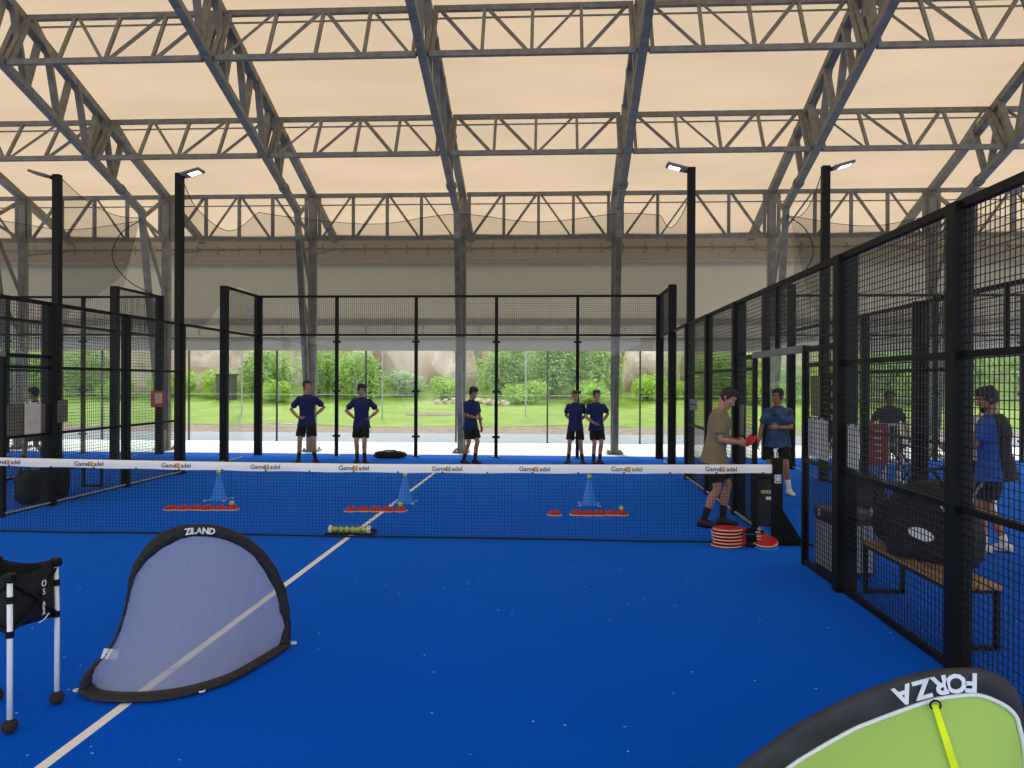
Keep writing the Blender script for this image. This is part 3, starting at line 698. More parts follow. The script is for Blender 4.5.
# tube of balls at the net strap
t = thing('ball_tube', 'clear ball pick-up tube lying on a black strap at the foot of the net', 'ball tube', (-.03, .2, 0))
m = MB(); m.box((0, .02, .01), (.60, .15, .02)); m.build('strap', NYLON, t, bevel=.004)
m = MB(); m.tube([(-.22, 0, .062), (.22, 0, .062)], .042, 14); m.build('tube', mat_glass('clear_plastic', (.93, .97, .85), .05, .6), t, smooth=True)
for x in (-.235, .235):
    m = MB(); m.tube([(x-.02, 0, .062), (x+.02, 0, .062)], .046, 14); m.build('end_cap', WHITE, t)
m = MB(); m.tube([(.25, 0, .062), (.33, 0, .05)], .018, 8); m.build('handle', BLACK, t)
for k in range(6): tennis_ball(-.03-.18+k*.072, .2, .062, f'yellow tennis ball in the clear tube under the net, {ORD[k]} from the left', 'balls in the pick-up tube')

# ================================================================ RACKETS
def racket_outline(s=1.0, n=28):
    return [(.125*math.cos(a)*s, .145*math.sin(a)*s*(1 if math.sin(a) > 0 else .95)) for a in np.linspace(0, 2*PI, n, endpoint=False)]
def racket(loc, M3, label, face=RED, rim=CREAM, group=None):
    """padel racket: head centre at origin in the xy plane, handle towards +x"""
    t = thing('padel_racket', label, 'racket', loc, 0, group)
    T = M3.to_4x4()
    o = [(y, x) for x, y in racket_outline()]
    hd = MB(); hd.prism(o[::-1], .030, T @ Matrix.Translation((0, 0, .003))); h = hd.build('head', face, t, bevel=.003)
    m = MB(); m.tube([T @ Vector((x*1.02, y*1.02, .018)) for x, y in o], .0155, 8, closed=True); m.build('rim', face, t, smooth=True)
    m = MB(); m.tube([T @ Vector((x*1.13, y*1.13, .018)) for x, y in o], .0065, 8, closed=True); m.build('edge_guard', rim, t, smooth=True)
    m = MB()
    for a, b in ((-.05, 1), (.05, -1)): m.bar(T @ Vector((.13, a, .018)), T @ Vector((.205, b*-.014, .018)), .018, .03)
    m.build('throat', face, t)
    m = MB(); m.tube([T @ Vector((.20, 0, .018)), T @ Vector((.32, 0, .018))], .0165, 10); m.tube([T @ Vector((.318, 0, .018)), T @ Vector((.33, 0, .018))], .021, 10); m.build('grip', BLACK, t, smooth=True)
    m = MB(); m.tube([T @ Vector((.33+.05*math.sin(a), .022*math.cos(a)+0, .02)) for a in np.linspace(0, PI, 9)], .004, 5); m.build('wrist_loop', CREAM, t)
    m = MB()
    for i in range(-2, 3):
        for j in range(-2, 3):
            m.lathe([(.001, .0335), (.006, .0335)], 8, T @ Vector((i*.035, j*.035, 0)), M3)
    m.build('face_holes', INK, h)
    return t
for k in range(6):
    rz = .06*((k*5) % 3-1)-.04
    racket((4.39+.006*((k*3) % 4-1), .0-.17, .002+k*.037), Matrix.Rotation(rz, 3, 'Z'), f'red padel racket with cream rim in the pile by the net, {ORD[k]} from the bottom', group='pile of red rackets by the net')
racket((4.83, -.16, .002), Matrix.Rotation(R(12), 3, 'X') @ Matrix.Rotation(R(78), 3, 'Z'), 'blue-edged padel racket lying under the single red racket by the net post', face=mat('racket_blue', (40, 110, 190), .4), rim=mat('racket_blue', (40, 110, 190), .4))
racket((4.83, -.12, .045), Matrix.Rotation(R(14), 3, 'X') @ Matrix.Rotation(R(82), 3, 'Z'), 'single red padel racket lying against the net post, handle pointing away')

# ================================================================ POP-UP GOALS
def band(mb, outer, inner, th, nrm):
    """closed strip body between two curves, th thick along nrm"""
    n = len(outer); nr = Vector(nrm).normalized()*th/2
    rows = []
    for i in range(n):
        a, b = outer[i], inner[i]; c = (a+b)/2
        rows.append([a, a.lerp(c, .3)+nr, b.lerp(c, .3)+nr, b, b.lerp(c, .3)-nr, a.lerp(c, .3)-nr])
    vs = [p for r_ in rows for p in r_]; fs = []
    for i in range(n-1):
        for k in range(6): fs.append((i*6+k, i*6+(k+1) % 6, (i+1)*6+(k+1) % 6, (i+1)*6+k))
    fs += [(5, 4, 3, 2, 1, 0), tuple((n-1)*6+k for k in range(6))]
    mb.add(vs, fs)
def goal(name, label, arch_o, arch_i, base_o, base_i, nrm, m_band, m_net, pleat=.0, bulge=(0, 0, 0)):
    t = thing(name, label, 'goal', base_o[0])
    o0 = Vector(base_o[0]); n = 70
    AO, AI = [[p-o0 for p in spline(c, n)] for c in (arch_o, arch_i)]
    BO, BI = [[p-o0 for p in spline(c, n)] for c in (base_o, base_i)]
    if pleat:
        for i in range(n):
            AO[i] += Vector(nrm)*pleat*math.sin(i*2.1); AI[i] -= Vector(nrm)*pleat*math.sin(i*2.1)
    mb = MB(); band(mb, AO, AI, .035, nrm); ar = mb.build('arch_sleeve', m_band, t, smooth=True)
    mb = MB(); band(mb, BO, BI, .03, (0, 0, 1)); mb.build('ground_sleeve', m_band, t, smooth=True)
    k = 22; P = []
    bl = Vector(bulge)
    for j in range(k+1):
        v = j/k; row = []
        for i in range(n):
            p = AI[i].lerp(BI[i], v); u = i/(n-1)
            p = p+bl*(math.sin(PI*v)*math.sin(PI*u)); row.append(p)
        P.append(row)
    mb = MB(); mb.grid(P); net = mb.build('net', m_net, t, smooth=True)
    return t, ar, o0, AO, AI, BO, BI
NG = mat_sheer('goal_net_grey', (186, 190, 204), .60)
# grey goal: mouth plane through its two ground corners, unrolled in (along, up) metres
ga = Vector((-.34, -4.64, 0)); gb = Vector((.64, -3.69, 0)); gd = (gb-ga).normalized(); gn = Vector((gd.y, -gd.x, 0))
GO = GOAL_GREY
t, ar, o0, AO, AI, BO, BI = goal('popup_goal', 'grey mesh pop-up goal with black pleated sleeve standing on the centre line', [ga+gd*a+Vector((0, 0, z)) for a, z in GO['ao']], [ga+gd*a+Vector((0, 0, z)) for a, z in GO['ai']],
    [Vector((x, y, .02)) for x, y in GO['bo']], [Vector((x, y, .025)) for x, y in GO['bi']], gn, mat('goal_sleeve', (26, 27, 31), .7, var=.35, scale=22, bump=.6, bscale=30), NG, pleat=.008)
def letters(word, A, B, i0, i1, size, parent, m, off, flip=False, depth=.004, thick=.001):
    """letters one by one along the sleeve's middle line, spaced by their own widths"""
    mb = MB(); mid = [(a+b)/2 for a, b in zip(A, B)]; ws = []
    for ch in word:
        q = text_mb(ch, size, Matrix.Identity(4)); xs_ = [v[0] for v in q.v]; ws.append(max(xs_)-min(xs_)+size*.13)
    tot = sum(ws); run = 0
    for ch, w_ in zip(word, ws):
        f = i0+(i1-i0)*(run+w_/2)/tot; run += w_; i = max(2, min(int(f), len(mid)-4)); p = mid[i].lerp(mid[i+1], f-i)
        x = (mid[i+3]-mid[i-2]).normalized()*(-1 if i1 < i0 else 1); y = (A[i]-B[i]).normalized()*(-1 if flip else 1)
        q = text_mb(ch, size, Matrix.Identity(4), depth, thick); cx = (max(v[0] for v in q.v)+min(v[0] for v in q.v))/2; cy = (max(v[1] for v in q.v)+min(v[1] for v in q.v))/2
        F = frame(p+off, x, y); mb.add([F @ (Vector(v)-Vector((cx, cy, 0))) for v in q.v], q.f)
    return mb.build('lettering', m, parent)
WT = mat('white_print', (225, 228, 232), .6)
letters('ZILAND', AO, AI, 38.4, 43.2, .056, ar, WT, gn*.021, thick=.0018)
m = MB(); M = frame(Vector(GO['tag'])-ga+gn*.015, gd+Vector((0, 0, -.35)), (0, 0, 1)); m.prism([(-.045, -.03), (.045, -.03), (.045, .03), (-.045, .03)], .003, M); lb = m.build('care_label', WHITE, t)
for q in GO['pegs']:
    m = MB(); m.tube([Vector(q)-o0+Vector((.018*math.cos(a), .018*math.sin(a), .02)) for a in np.linspace(0, 2*PI, 12, endpoint=False)], .005, 6, closed=True); m.build('peg_loop', WHITE, t)
m = MB(); m.tube([BI[3]+(BI[-4]-BI[3])*u+Vector((0, 0, .005-.0*u)) for u in np.linspace(0, 1, 12)], .006, 5); m.build('ground_cord', mat('cord_grey', (84, 88, 98), .8), t)

# green goal, close to the camera at the right
FG = GOAL_GREEN
fy = -6.0; fn = Vector((0, -1, 0))
t, ar, o0, AO, AI, BO, BI = goal('popup_goal', 'lime green pop-up goal with black lettered sleeve at the lower right corner', [Vector((x, fy, z)) for x, z in FG['ao']], [Vector((x, fy, z)) for x, z in FG['ai']],
    [Vector(p) for p in FG['bo']], [Vector(p) for p in FG['bi']], fn, mat('goal_sleeve_dark', (44, 46, 50), .7, var=.3, scale=9, bump=.5, bscale=14), mat_sheer('goal_net_lime', (200, 240, 118), .95), pleat=.0)
m = MB(); m.tube([p+fn*.012 for p in AI], .0085, 8); m.build('white_piping', WHITE, t, smooth=True)
letters('FORZA', AO, AI, 41.3, 29.5, .098, ar, WT, fn*.024, flip=True, thick=.003)
m = MB(); a = Vector(FG['strap'][0])-o0; b = Vector(FG['strap'][1])-o0; M = frame(a, (1, 0, 0), b-a)
m.prism([(-.012, 0), (.012, 0), (.016, (b-a).length), (-.016, (b-a).length)], .004, M); m.build('yellow_strap', mat('neon_yellow', (216, 244, 20), .5), t)
m = MB(); m.tube([a+Vector((.02*math.cos(k), -.006, .018*math.sin(k))) for k in np.linspace(0, 2*PI, 10, endpoint=False)], .004, 5, closed=True); m.build('strap_ring', BLACK, t)

# ================================================================ BALL CART at the left edge
CX = Vector((-.585, -4.96, 0)); 
corners = [Vector((-.40, -5.15, 0)), Vector((-.39, -4.78, 0)), Vector((-.76, -4.77, 0)), Vector((-.77, -5.14, 0))]
t = thing('ball_cart', 'black fabric ball basket on aluminium legs with wheels at the left edge', 'ball cart', CX)
TOPZ = .83
for k, c in enumerate(corners):
    a = c-CX; tp = a*.97+Vector((0, 0, TOPZ))
    m = MB(); m.tube([a+Vector((0, 0, .05)), a+Vector((0, 0, .5)), tp-Vector((0, 0, .04))], .0145, 10); lg = m.build('leg', ALU, t, smooth=True)
    for z in (.52, .70):
        m = MB(); m.tube([a.lerp(tp, z/TOPZ)-Vector((0, 0, .018)), a.lerp(tp, z/TOPZ)+Vector((0, 0, .018))], .021, 10); m.build('joint', BLACK, lg)
    m = MB(); d = a.normalized()
    m.sphere(a+Vector((0, 0, .040)), .040, 18, sc=(1, 1, 1)); w_ = m.build('wheel', RUBBER, t, smooth=True)
    m = MB(); m.box(tp+Vector((0, 0, -.015)), (.055, .055, .05)); m.build('corner_cap', BLACK, t, bevel=.012)
bag = MB(); rows = []
for j in range(13):
    v = j/12; row = []
    for i in range(40):
        u = i/40*4; k = int(u); f = u-k; a = (corners[k]-CX).lerp(corners[(k+1) % 4]-CX, f)
        e = math.sin(PI*f)
        z = TOPZ+.005-.03*e*(1-v)-v*.33+(.05*e*v)
        sc = .97+.10*e*math.sin(PI*min(1, v*1.1))-.10*max(0, v-.8)*5*.6+.016*math.sin(9*u+6*v)
        row.append(Vector((a.x*sc, a.y*sc, z)))
    row.append(row[0]); rows.append(row)
bag.grid(rows)
bag.add(rows[-1][:-1]+[Vector((0, 0, TOPZ-.36))], [(i, (i+1) % 40, 40) for i in range(40)])
bg_ = bag.build('bag', NYLON, t, smooth=True)
m = MB()
for k in range(4):
    a = (corners[k]-CX)*.99; b = (corners[(k+1) % 4]-CX)*.99; dn = Vector((0, 0, 1))
    out = ((a+b)/2).normalized()*.025
    for p, q in ((a, b), (b, a)):
        m.tube([p+dn*(TOPZ-.04), (p+q)/2*1.05+dn*(TOPZ-.18)+out, q+dn*.53], .0075, 8)
m.build('cross_brace', BLACK, t)
# side facing right-front: printed letters run down the fabric
fx = Vector((1, 0, 0)); base = (corners[0]+corners[1])/2-CX
off = base*1.0+Vector((.040, .0, 0))
txt = [('O', .735, .05), ('S', .69, .045), ('A', .625, .03), ('K', .60, .03), ('A', .575, .032)]
mb = MB()
for ch, z, s in txt: text_mb(ch, s, frame(off+Vector((0, .02, z)), (0, 1, 0), (0, 0, 1)), .003, .0008, mb)
mb.tube([off+Vector((.0, -.02, .532)), off+Vector((.0, .03, .54)), off+Vector((0, .06, .56))], .004, 5)
mb.build('lettering', WT, bg_)

# ================================================================ BENCH, BAG, BIN and panels by the right fence
def bench(name, label, x, y0, y1):
    t = thing(name, label, 'bench', (x, (y0+y1)/2, 0)); h = (y1-y0)/2
    m = MB()
    for k in range(4): m.box((-.135+k*.09, 0, .445), (.082, 2*h, .026))
    m.build('seat', WOOD, t, bevel=.003)
    for y in (-h+.06, h-.06):
        m = MB()
        m.bar((-.16, y, .415), (.16, y, .415), .035); m.bar((-.16, y, .018), (.16, y, .018), .035)
        m.bar((-.16, y, .0), (-.16, y, .43), .035); m.bar((.16, y, .0), (.16, y, .43), .035)
        m.build('leg', BLACK, t)
    m = MB(); m.bar((-.15, -h+.05, .415), (-.15, h-.05, .415), .03); m.bar((.15, -h+.05, .415), (.15, h-.05, .415), .03); m.build('frame', BLACK, t)
    return t
bench('bench', 'wooden slatted bench with black loop legs behind the right fence', 5.36, -3.55, -1.98)
bench('bench', 'wooden bench with black loop legs behind the left fence, beside the black bags', -5.62, 2.9, 4.1)
# padel bag standing on the bench
t = thing('padel_bag', 'large black padel bag with white oval logos standing on the bench', 'bag', (5.42, -2.78, .46), R(34))
prof = [(-.33, .0), (-.36, .14), (-.34, .34), (-.28, .50), (-.16, .60), (.0, .63), (.16, .58), (.30, .44), (.37, .26), (.36, .1), (.32, .0)]
pp = [tuple(v)[:2] for v in spline([(a, b, 0) for a, b in prof], 34)]
bag = MB(); ring = []
for d, s in ((-.13, .80), (-.115, .93), (-.07, 1.0), (.07, 1.0), (.115, .93), (.13, .80)):
    ring.append([Vector((d, -a*s, .31+(b-.31)*s)) for a, b in pp])
n = len(pp)
bag.v = [tuple(p) for r_ in ring for p in r_]
bag.f = [(i*n+k, i*n+(k+1) % n, (i+1)*n+(k+1) % n, (i+1)*n+k) for i in range(5) for k in range(n)]+[tuple(range(n))[::-1], tuple(range(5*n, 6*n))]
bag.mi = [0]*len(bag.f)
body = bag.build('body', BAGM, t, smooth=False, bevel=.008)
def oval(c, a, b, rot, th=.004):
    M = frame(c, (0, -math.cos(rot), math.sin(rot)), (0, math.sin(rot), math.cos(rot)))
    m = MB(); m.prism([(a*math.cos(k), b*math.sin(k)) for k in np.linspace(0, 2*PI, 28, endpoint=False)][::-1], -th if False else th, M); return m
oval((-.134, .01, .22), .105, .048, R(-8)).build('oval_logo', WHITE, t)
oval((-.132, -.235, .36), .045, .095, R(8)).build('oval_logo', WHITE, t)
m = MB(); m.bar((-.135, -.10, .52), (-.135, -.20, .40), .012); m.bar((-.135, -.22, .10), (-.135, -.28, .15), .012); m.build('zip_pull', WHITE, t)
m = MB(); m.box((-.13, -.25, .53), (.02, .04, .05)); m.build('red_tab', RED, t)
m = MB(); m.tube([(-.06, .2, .52), (-.08, .1, .68), (-.08, -.05, .72), (-.06, -.15, .57)], .014, 8); m.tube([(.05, .2, .52), (.08, .1, .70), (.08, -.05, .73), (.05, -.15, .57)], .014, 8); m.build('handle', NYLON, t)
t = thing('sports_bag', 'smaller black sports bag beside the padel bag, nearer the bin', 'bag', (5.36, -2.17, .46))
m = MB(); m.sphere((0, 0, .20), .2, 20, sc=(.75, .95, 1.0)); m.build('body', NYLON, t, smooth=True)
m = MB(); m.tube([(-.1, .1, .34), (-.12, .0, .46), (-.1, -.1, .34)], .012, 8); m.build('strap', BAGM, t)
text_mb('0', .1, frame((-.155, .03, .27), (0, -1, 0), (0, 0, 1)), .004, .003).build('printed_mark', WT, t)
# bin
t = thing('litter_bin', 'grey ribbed litter bin with a black lid behind the right fence', 'bin', (5.28, -1.32, 0), R(4))
m = MB(); m.box((0, 0, .28), (.40, .44, .52)); b_ = m.build('body', mat('bin_black', (36, 37, 40), .5), t, bevel=.02)
for sx in (-1,):
    m = MB()
    for k in range(6): m.box((sx*.203, -.16+k*.064, .28), (.012, .048, .44))
    m.build('slat_panel', mat('bin_grey', (168, 172, 178), .45, metal=.2), t)
m = MB()
for k in range(6): m.box((-.15+k*.06, -.223, .28), (.046, .012, .44))
m.build('slat_panel', mat('bin_grey', (168, 172, 178), .45, metal=.2), t)
m = MB(); m.box((0, 0, .585), (.43, .47, .09)); m.build('lid', mat('bin_lid', (58, 58, 60), .45), t, bevel=.02)
m = MB(); m.box((-.218, .08, .585), (.006, .03, .07)); m.build('latch', WHITE, t)
# papers and number rack on the fence (outer side)
def sheet(label, x, y0, y1, z0, z1, m_=PAPER, nm='paper_sheet', cat='paper'):
    t = thing(nm, label, cat, (x, (y0+y1)/2, z0))
    m = MB(); m.box((0, 0, (z1-z0)/2), (.006, abs(y1-y0), z1-z0)); m.build('sheet', m_, t)
    m = MB()
    for y in (-.35, .35): m.box((-.0, y*abs(y1-y0), z1-z0-.01), (.02, .02, .02))
    m.build('clip', BLACK, t); return t
sheet('white paper sheet on the right fence, left one of the pair below the beige panel', 5.02, -1.03, -1.30, 1.12, 1.52)
sheet('white paper sheet on the right fence, right one of the pair below the number rack', 5.02, -1.32, -1.60, 1.12, 1.52)
sheet('white paper sheet on the right fence, alone just past the wide post', 5.02, -2.08, -2.33, 1.12, 1.50)
PNL = mat('beige_panel', (150, 140, 112), .7, var=.06)
sheet('beige translucent panel on the right fence above the paper sheets', 5.025, -1.10, -1.36, 1.53, 1.93, PNL, 'info_panel', 'panel')
t = thing('number_rack', 'black rack of white numbers hanging on the right fence', 'number rack', (5.03, -1.62, 1.2))
m = MB(); m.box((0, 0, .36), (.02, .34, .76)); m.build('board', BLACK, t)
for k, s in enumerate(('9', '10', '11', '12', '', '14', '15')):
    z = .66-k*.108
    if s: text_mb(s, .075, frame((-.0125, -.07, z), (0, -1, 0), (0, 0, 1)), .003, .001).build('number', mat('dim_white', (225, 225, 220), .6), t)
    if k < 4:
        m = MB(); m.bar((-.013, .12, z+.03), (-.013, .0, z+.03), .008); m.bar((-.013, .12, z-.03), (-.013, .0, z-.03), .008); m.build('slot_frame', mat('dim_grey', (120, 120, 118), .6), t)
m = MB()
for k in range(3): m.bar((-.014, .10-k*.07, .10), (-.014, .02-k*.07, -.02), .012)
m.build('striped_card', mat('dim_white', (225, 225, 220), .6), t)
BP = mat('grey_beige_panel', (140, 134, 122), .7, var=.05)
sheet('wide grey-beige panel on the left fence near the left edge', -5.02, 1.06, 1.9, 1.08, 1.52, BP, 'info_panel', 'panel')
sheet('pale paper sheet on the left fence in front of the walking boy', -4.995, 1.42, 1.76, 1.07, 1.54, mat('paper_dim', (196, 192, 182), .9))
sheet('small grey paper sheet on the left fence just right of the wide post', -5.02, 2.14, 2.42, 1.22, 1.56, BP)
sheet('grey paper sheet on the right fence beside the man in the beige shirt', 5.03, 2.05, 1.72, 1.14, 1.56, mat('paper_grey', (176, 176, 172), .9))
t = thing('warning_sign', 'small red and white sign on the corner post of the left neighbouring court', 'sign', (-7.56, 9.92, 1.2))
m = MB(); m.box((0, 0, .2), (.34, .02, .42)); m.build('board', mat('sign_red', (190, 60, 52), .6), t)
m = MB(); m.box((.04, -.012, .22), (.2, .004, .26)); m.build('panel', mat('sign_cream', (210, 190, 160), .7), t)
t = thing('label_plate', 'small white label strapped to the right lit light pole', 'label', (5.12, 5.92, 1.32))
m = MB(); m.box((-.03, -.012, .12), (.14, .012, .22)); m.build('plate', PAPER, t)
m = MB(); m.box((-.03, -.02, .12), (.1, .004, .02)); m.build('strap', INK, t)
t = thing('junction_box', 'black junction box on the left neighbouring light pole', 'junction box', (-7.45, 5.9, 1.1))
m = MB(); m.box((.03, -.06, .15), (.16, .1, .3)); m.build('case', BLACK, t, bevel=.01); m = MB(); m.box((.03, -.115, .15), (.12, .01, .24)); m.build('cover', RUBBER, t)

# black kit bags
def kitbag(label, loc, sx, sy, h, rz=0, seed=1):
    t = thing('kit_bag', label, 'bag', loc, rz)
    bm = bmesh.new(); bmesh.ops.create_uvsphere(bm, u_segments=24, v_segments=16, radius=1)
    for v in bm.verts:
        p = v.co; q = Vector([math.copysign(abs(c)**.6, c) for c in p]); d = 1+.09*mnoise.noise(p*2+Vector((seed*9, 0, 0)))
        v.co = Vector((q.x*sx/2*d, q.y*sy/2*d, h/2+q.z*h/2*d))
        v.co.z = max(0.002, v.co.z)
    me = bpy.data.meshes.new('body'); bm.to_mesh(me); bm.free(); me.materials.append(BAGM)
    for p in me.polygons: p.use_smooth = True
    o = bpy.data.objects.new('body', me); COL.objects.link(o); o.parent = t
    m = MB(); m.tube([(-sx*.25, -sy*.3, h*.9), (-sx*.1, -sy*.25, h*1.18), (sx*.15, -sy*.2, h*1.16), (sx*.28, -sy*.3, h*.9)], .014, 7); m.build('handle', NYLON, t, smooth=True)
    m = MB(); m.bar((-sx*.35, -sy*.02, h*1.0), (sx*.35, -sy*.02, h*1.0), .012); m.build('zip', INK, t)
    return t
kitbag('flat black sports bag lying on the court in front of the back wall', (-1.55, 9.55, 0), .78, .35, .17, .05, 1)
kitbag('large black kit bag standing behind the left fence, right one of two', (-5.4, 2.66, 0), .36, .5, .56, 0, 2)
kitbag('tall black kit bag standing behind the left fence, left one of two', (-5.42, 2.12, 0), .34, .36, .50, 0, 3)
t = thing('storage_crate', 'black crate with a tan label behind the net post', 'crate', (5.21, 1.28, 0))
m = MB(); m.box((0, 0, .31), (.32, .34, .62)); m.build('body', mat('crate_black', (24, 24, 26), .6), t, bevel=.02)
m = MB(); m.box((0, 0, .655), (.35, .37, .05)); m.build('lid', RUBBER, t, bevel=.01)
m = MB(); m.box((-.02, -.173, .45), (.16, .006, .045)); m.build('tan_label', mat('tan_label', (190, 160, 120), .7), t)
m = MB(); m.box((-.0, -.173, .37), (.07, .006, .04)); m.build('white_label', WHITE, t)
m = MB(); m.tube([(-.14, -.1, .68), (-.1, -.1, .76), (.1, -.1, .76), (.14, -.1, .68)], .012, 7); m.build('handle', BLACK, t)
m = MB(); m.tube([(.06*math.cos(a), 0, .06*math.sin(a)) for a in np.linspace(0, 2*PI, 16, endpoint=False)], .008, 6, closed=True)

# ================================================================ beyond the right fence: shop-style ball cart, folding stand
t = thing('wire_ball_cart', 'white wire ball cart with a red printed banner behind the right fence', 'ball cart', (8.05, 4.1, 0))
WW = mat('white_wire', (222, 222, 218), .4)
m = MB()
for z in (.55, .85, 1.18):
    c = [(-.22, -.2, z), (.38, -.2, z), (.38, .2, z), (-.22, .2, z)]
    for k in range(4): m.bar(c[k], c[(k+1) % 4], .016 if z != .85 else .009)
for k in range(9):
    x = -.22+k*.075
    for y in (-.2, .2): m.bar((x, y, .55), (x, y, 1.18), .008)
for k in range(5):
    y = -.2+k*.1
    for x in (-.22, .38): m.bar((x, y, .55), (x, y, 1.18), .008)
    m.bar((-.22, y, .55), (.38, y, .55), .008)
m.build('wire_basket', WW, t)
for x in (-.2, .36):
    for y in (-.18, .18):
        m = MB(); m.tube([(x, y, .55), (x*1.1, y*1.1, .07)], .014, 8); lg = m.build('leg', WW, t)
        m = MB(); m.lathe([(.008, -.015), (.04, -.015), (.04, .015), (.008, .015)], 14, (x*1.1, y*1.1, .04), Matrix.Rotation(PI/2, 3, 'X')); m.build('wheel', RUBBER, t)
m = MB(); m.box((-.34, -.22, .86), (.30, .02, .68)); rb = m.build('red_banner', RED, t)
for z, w_ in ((1.08, .14), (.97, .10), (.86, .15), (.75, .09), (.64, .13)):
    m = MB(); m.box((-.34, -.232, z), (w_, .004, .03)); m.build('printed_mark', WT, rb)
t = thing('folding_stand', 'black folding X-shaped stand behind the padel bag', 'stand', (7.85, 3.0, 0))
for y in (-.15, .15):
    m = MB(); m.tube([(-.3, y, .02), (.28, y, .86)], .013, 8); m.build('leg', BLACK, t)
    m = MB(); m.tube([(.3, y, .02), (-.22, y, .84), (-.12, y, .93), (-.02, y, .86)], .013, 8); m.build('leg', BLACK, t)
m = MB(); m.bar((.28, -.15, .86), (.28, .15, .86), .02); m.bar((-.12, -.15, .92), (-.12, .15, .92), .02); m.bar((.3, -.15, .03), (.3, .15, .03), .02); m.bar((-.3, -.15, .03), (-.3, .15, .03), .02); m.build('cross_bar', BLACK, t)
kitbag('grey rounded kit bag on the court behind the right fence', (7.2, 3.1, 0), .55, .45, .42, 0, 5)
kitbag('black low kit bag on the court right of the grey one', (6.75, 2.2, 0), .6, .4, .3, .3, 6)
t = thing('towel', 'white folded towel lying on the blue court behind the right fence', 'towel', (6.05, .9, 0))
P = [[(x-.16, y-.1, .015+.03*math.sin(x*12)*math.cos(y*14)+.02) for x in np.linspace(0, .32, 14)] for y in np.linspace(0, .22, 10)]
m = MB(); m.grid(P); o = m.build('cloth', WHITE, t, smooth=True); sl = o.modifiers.new('s', 'SOLIDIFY'); sl.thickness = .02
# ================================================================ PEOPLE
def loft(mb, rings, n=20, cap=True):
    """rings: (centre, axis_x * rx, axis_y * ry)"""
    vs = []
    for c, ax, ay in rings:
        for k in range(n):
            t = 2*PI*k/n; vs.append(c+ax*math.cos(t)+ay*math.sin(t))
    m = len(rings); fs = [(i*n+k, i*n+(k+1) % n, (i+1)*n+(k+1) % n, (i+1)*n+k) for i in range(m-1) for k in range(n)]
    if cap: fs += [tuple(range(n))[::-1], tuple(range((m-1)*n, m*n))]
    mb.add(vs, fs)
def limb(mb, pts, rad, n=14, ref=None, round_=True):
    """tapered limb; rad items are r or (ra, rb) with ra along ref"""
    pts = [Vector(p) for p in pts]; rad = [r if isinstance(r, tuple) else (r, r) for r in rad]
    if round_:
        d0 = (pts[0]-pts[1]).normalized(); d1 = (pts[-1]-pts[-2]).normalized(); P, Q = [], []
        for f, g in ((.95, .3), (.6, .8)): P.append(pts[0]+d0*f*rad[0][0]); Q.append(tuple(g*x for x in rad[0]))
        P += pts; Q += rad
        for f, g in ((.6, .8), (.95, .3)): P.append(pts[-1]+d1*f*rad[-1][0]); Q.append(tuple(g*x for x in rad[-1]))
        pts, rad = P, Q
    rings = []; rf = Vector(ref) if ref is not None else Vector((1, 0, 0))
    for i, p in enumerate(pts):
        d = (pts[min(i+1, len(pts)-1)]-pts[max(i-1, 0)]).normalized()
        a = rf-d*rf.dot(d)
        if a.length < .1: a = Vector((0, 1, 0))-d*d.y
        a.normalize(); b = d.cross(a); rings.append((p, a*rad[i][0], b*rad[i][1]))
    loft(mb, rings, n)
def fuse(name, mb, m, parent, voxel, smooth=3, wrinkle=0, seed=0):
    """join overlapping closed shapes to one continuous skin"""
    me = bpy.data.meshes.new(name); me.from_pydata(mb.v, [], mb.f); me.update()
    o = bpy.data.objects.new(name, me); COL.objects.link(o)
    rm = o.modifiers.new('r', 'REMESH'); rm.mode = 'VOXEL'; rm.voxel_size = voxel
    sm = o.modifiers.new('s', 'SMOOTH'); sm.iterations = smooth; sm.factor = .5
    dg = bpy.context.evaluated_depsgraph_get(); dg.update(); me2 = bpy.data.meshes.new_from_object(o.evaluated_get(dg))
    bpy.data.objects.remove(o); bpy.data.meshes.remove(me)
    if wrinkle:
        nrm = [v.normal.copy() for v in me2.vertices]
        for v, nn in zip(me2.vertices, nrm):
            p = v.co; q = Vector((p.x*7+seed, p.y*7, p.z*13))
            v.co = p+nn*wrinkle*(mnoise.noise(q)+.5*mnoise.noise(q*2.3))
    for p in me2.polygons: p.use_smooth = True
    for k in (m if isinstance(m, (list, tuple)) else [m]): me2.materials.append(k)
    me2.name = name; o = bpy.data.objects.new(name, me2); COL.objects.link(o); o.parent = parent; return o
def ik(a, b, l1, l2, pole):
    """middle joint of a two-bone limb"""
    a, b, pole = Vector(a), Vector(b), Vector(pole); d = b-a; L = min(d.length, (l1+l2)*.999); u = d.normalized()
    x = (l1*l1-l2*l2+L*L)/(2*L); h = math.sqrt(max(0, l1*l1-x*x)); w = pole-u*pole.dot(u); w.normalize()
    return a+u*x+w*h, a+u*L
HEADR = [(-.117, .020, -.088, -.052), (-.103, .036, -.098, -.02), (-.075, .050, -.100, .035), (-.045, .059, -.098, .066), (-.01, .066, -.094, .084), (.025, .071, -.091, .095), (.055, .0745, -.095, .098), (.08, .072, -.087, .092), (.102, .060, -.066, .075), (.118, .038, -.036, .046), (.124, .012, -.01, .014)]
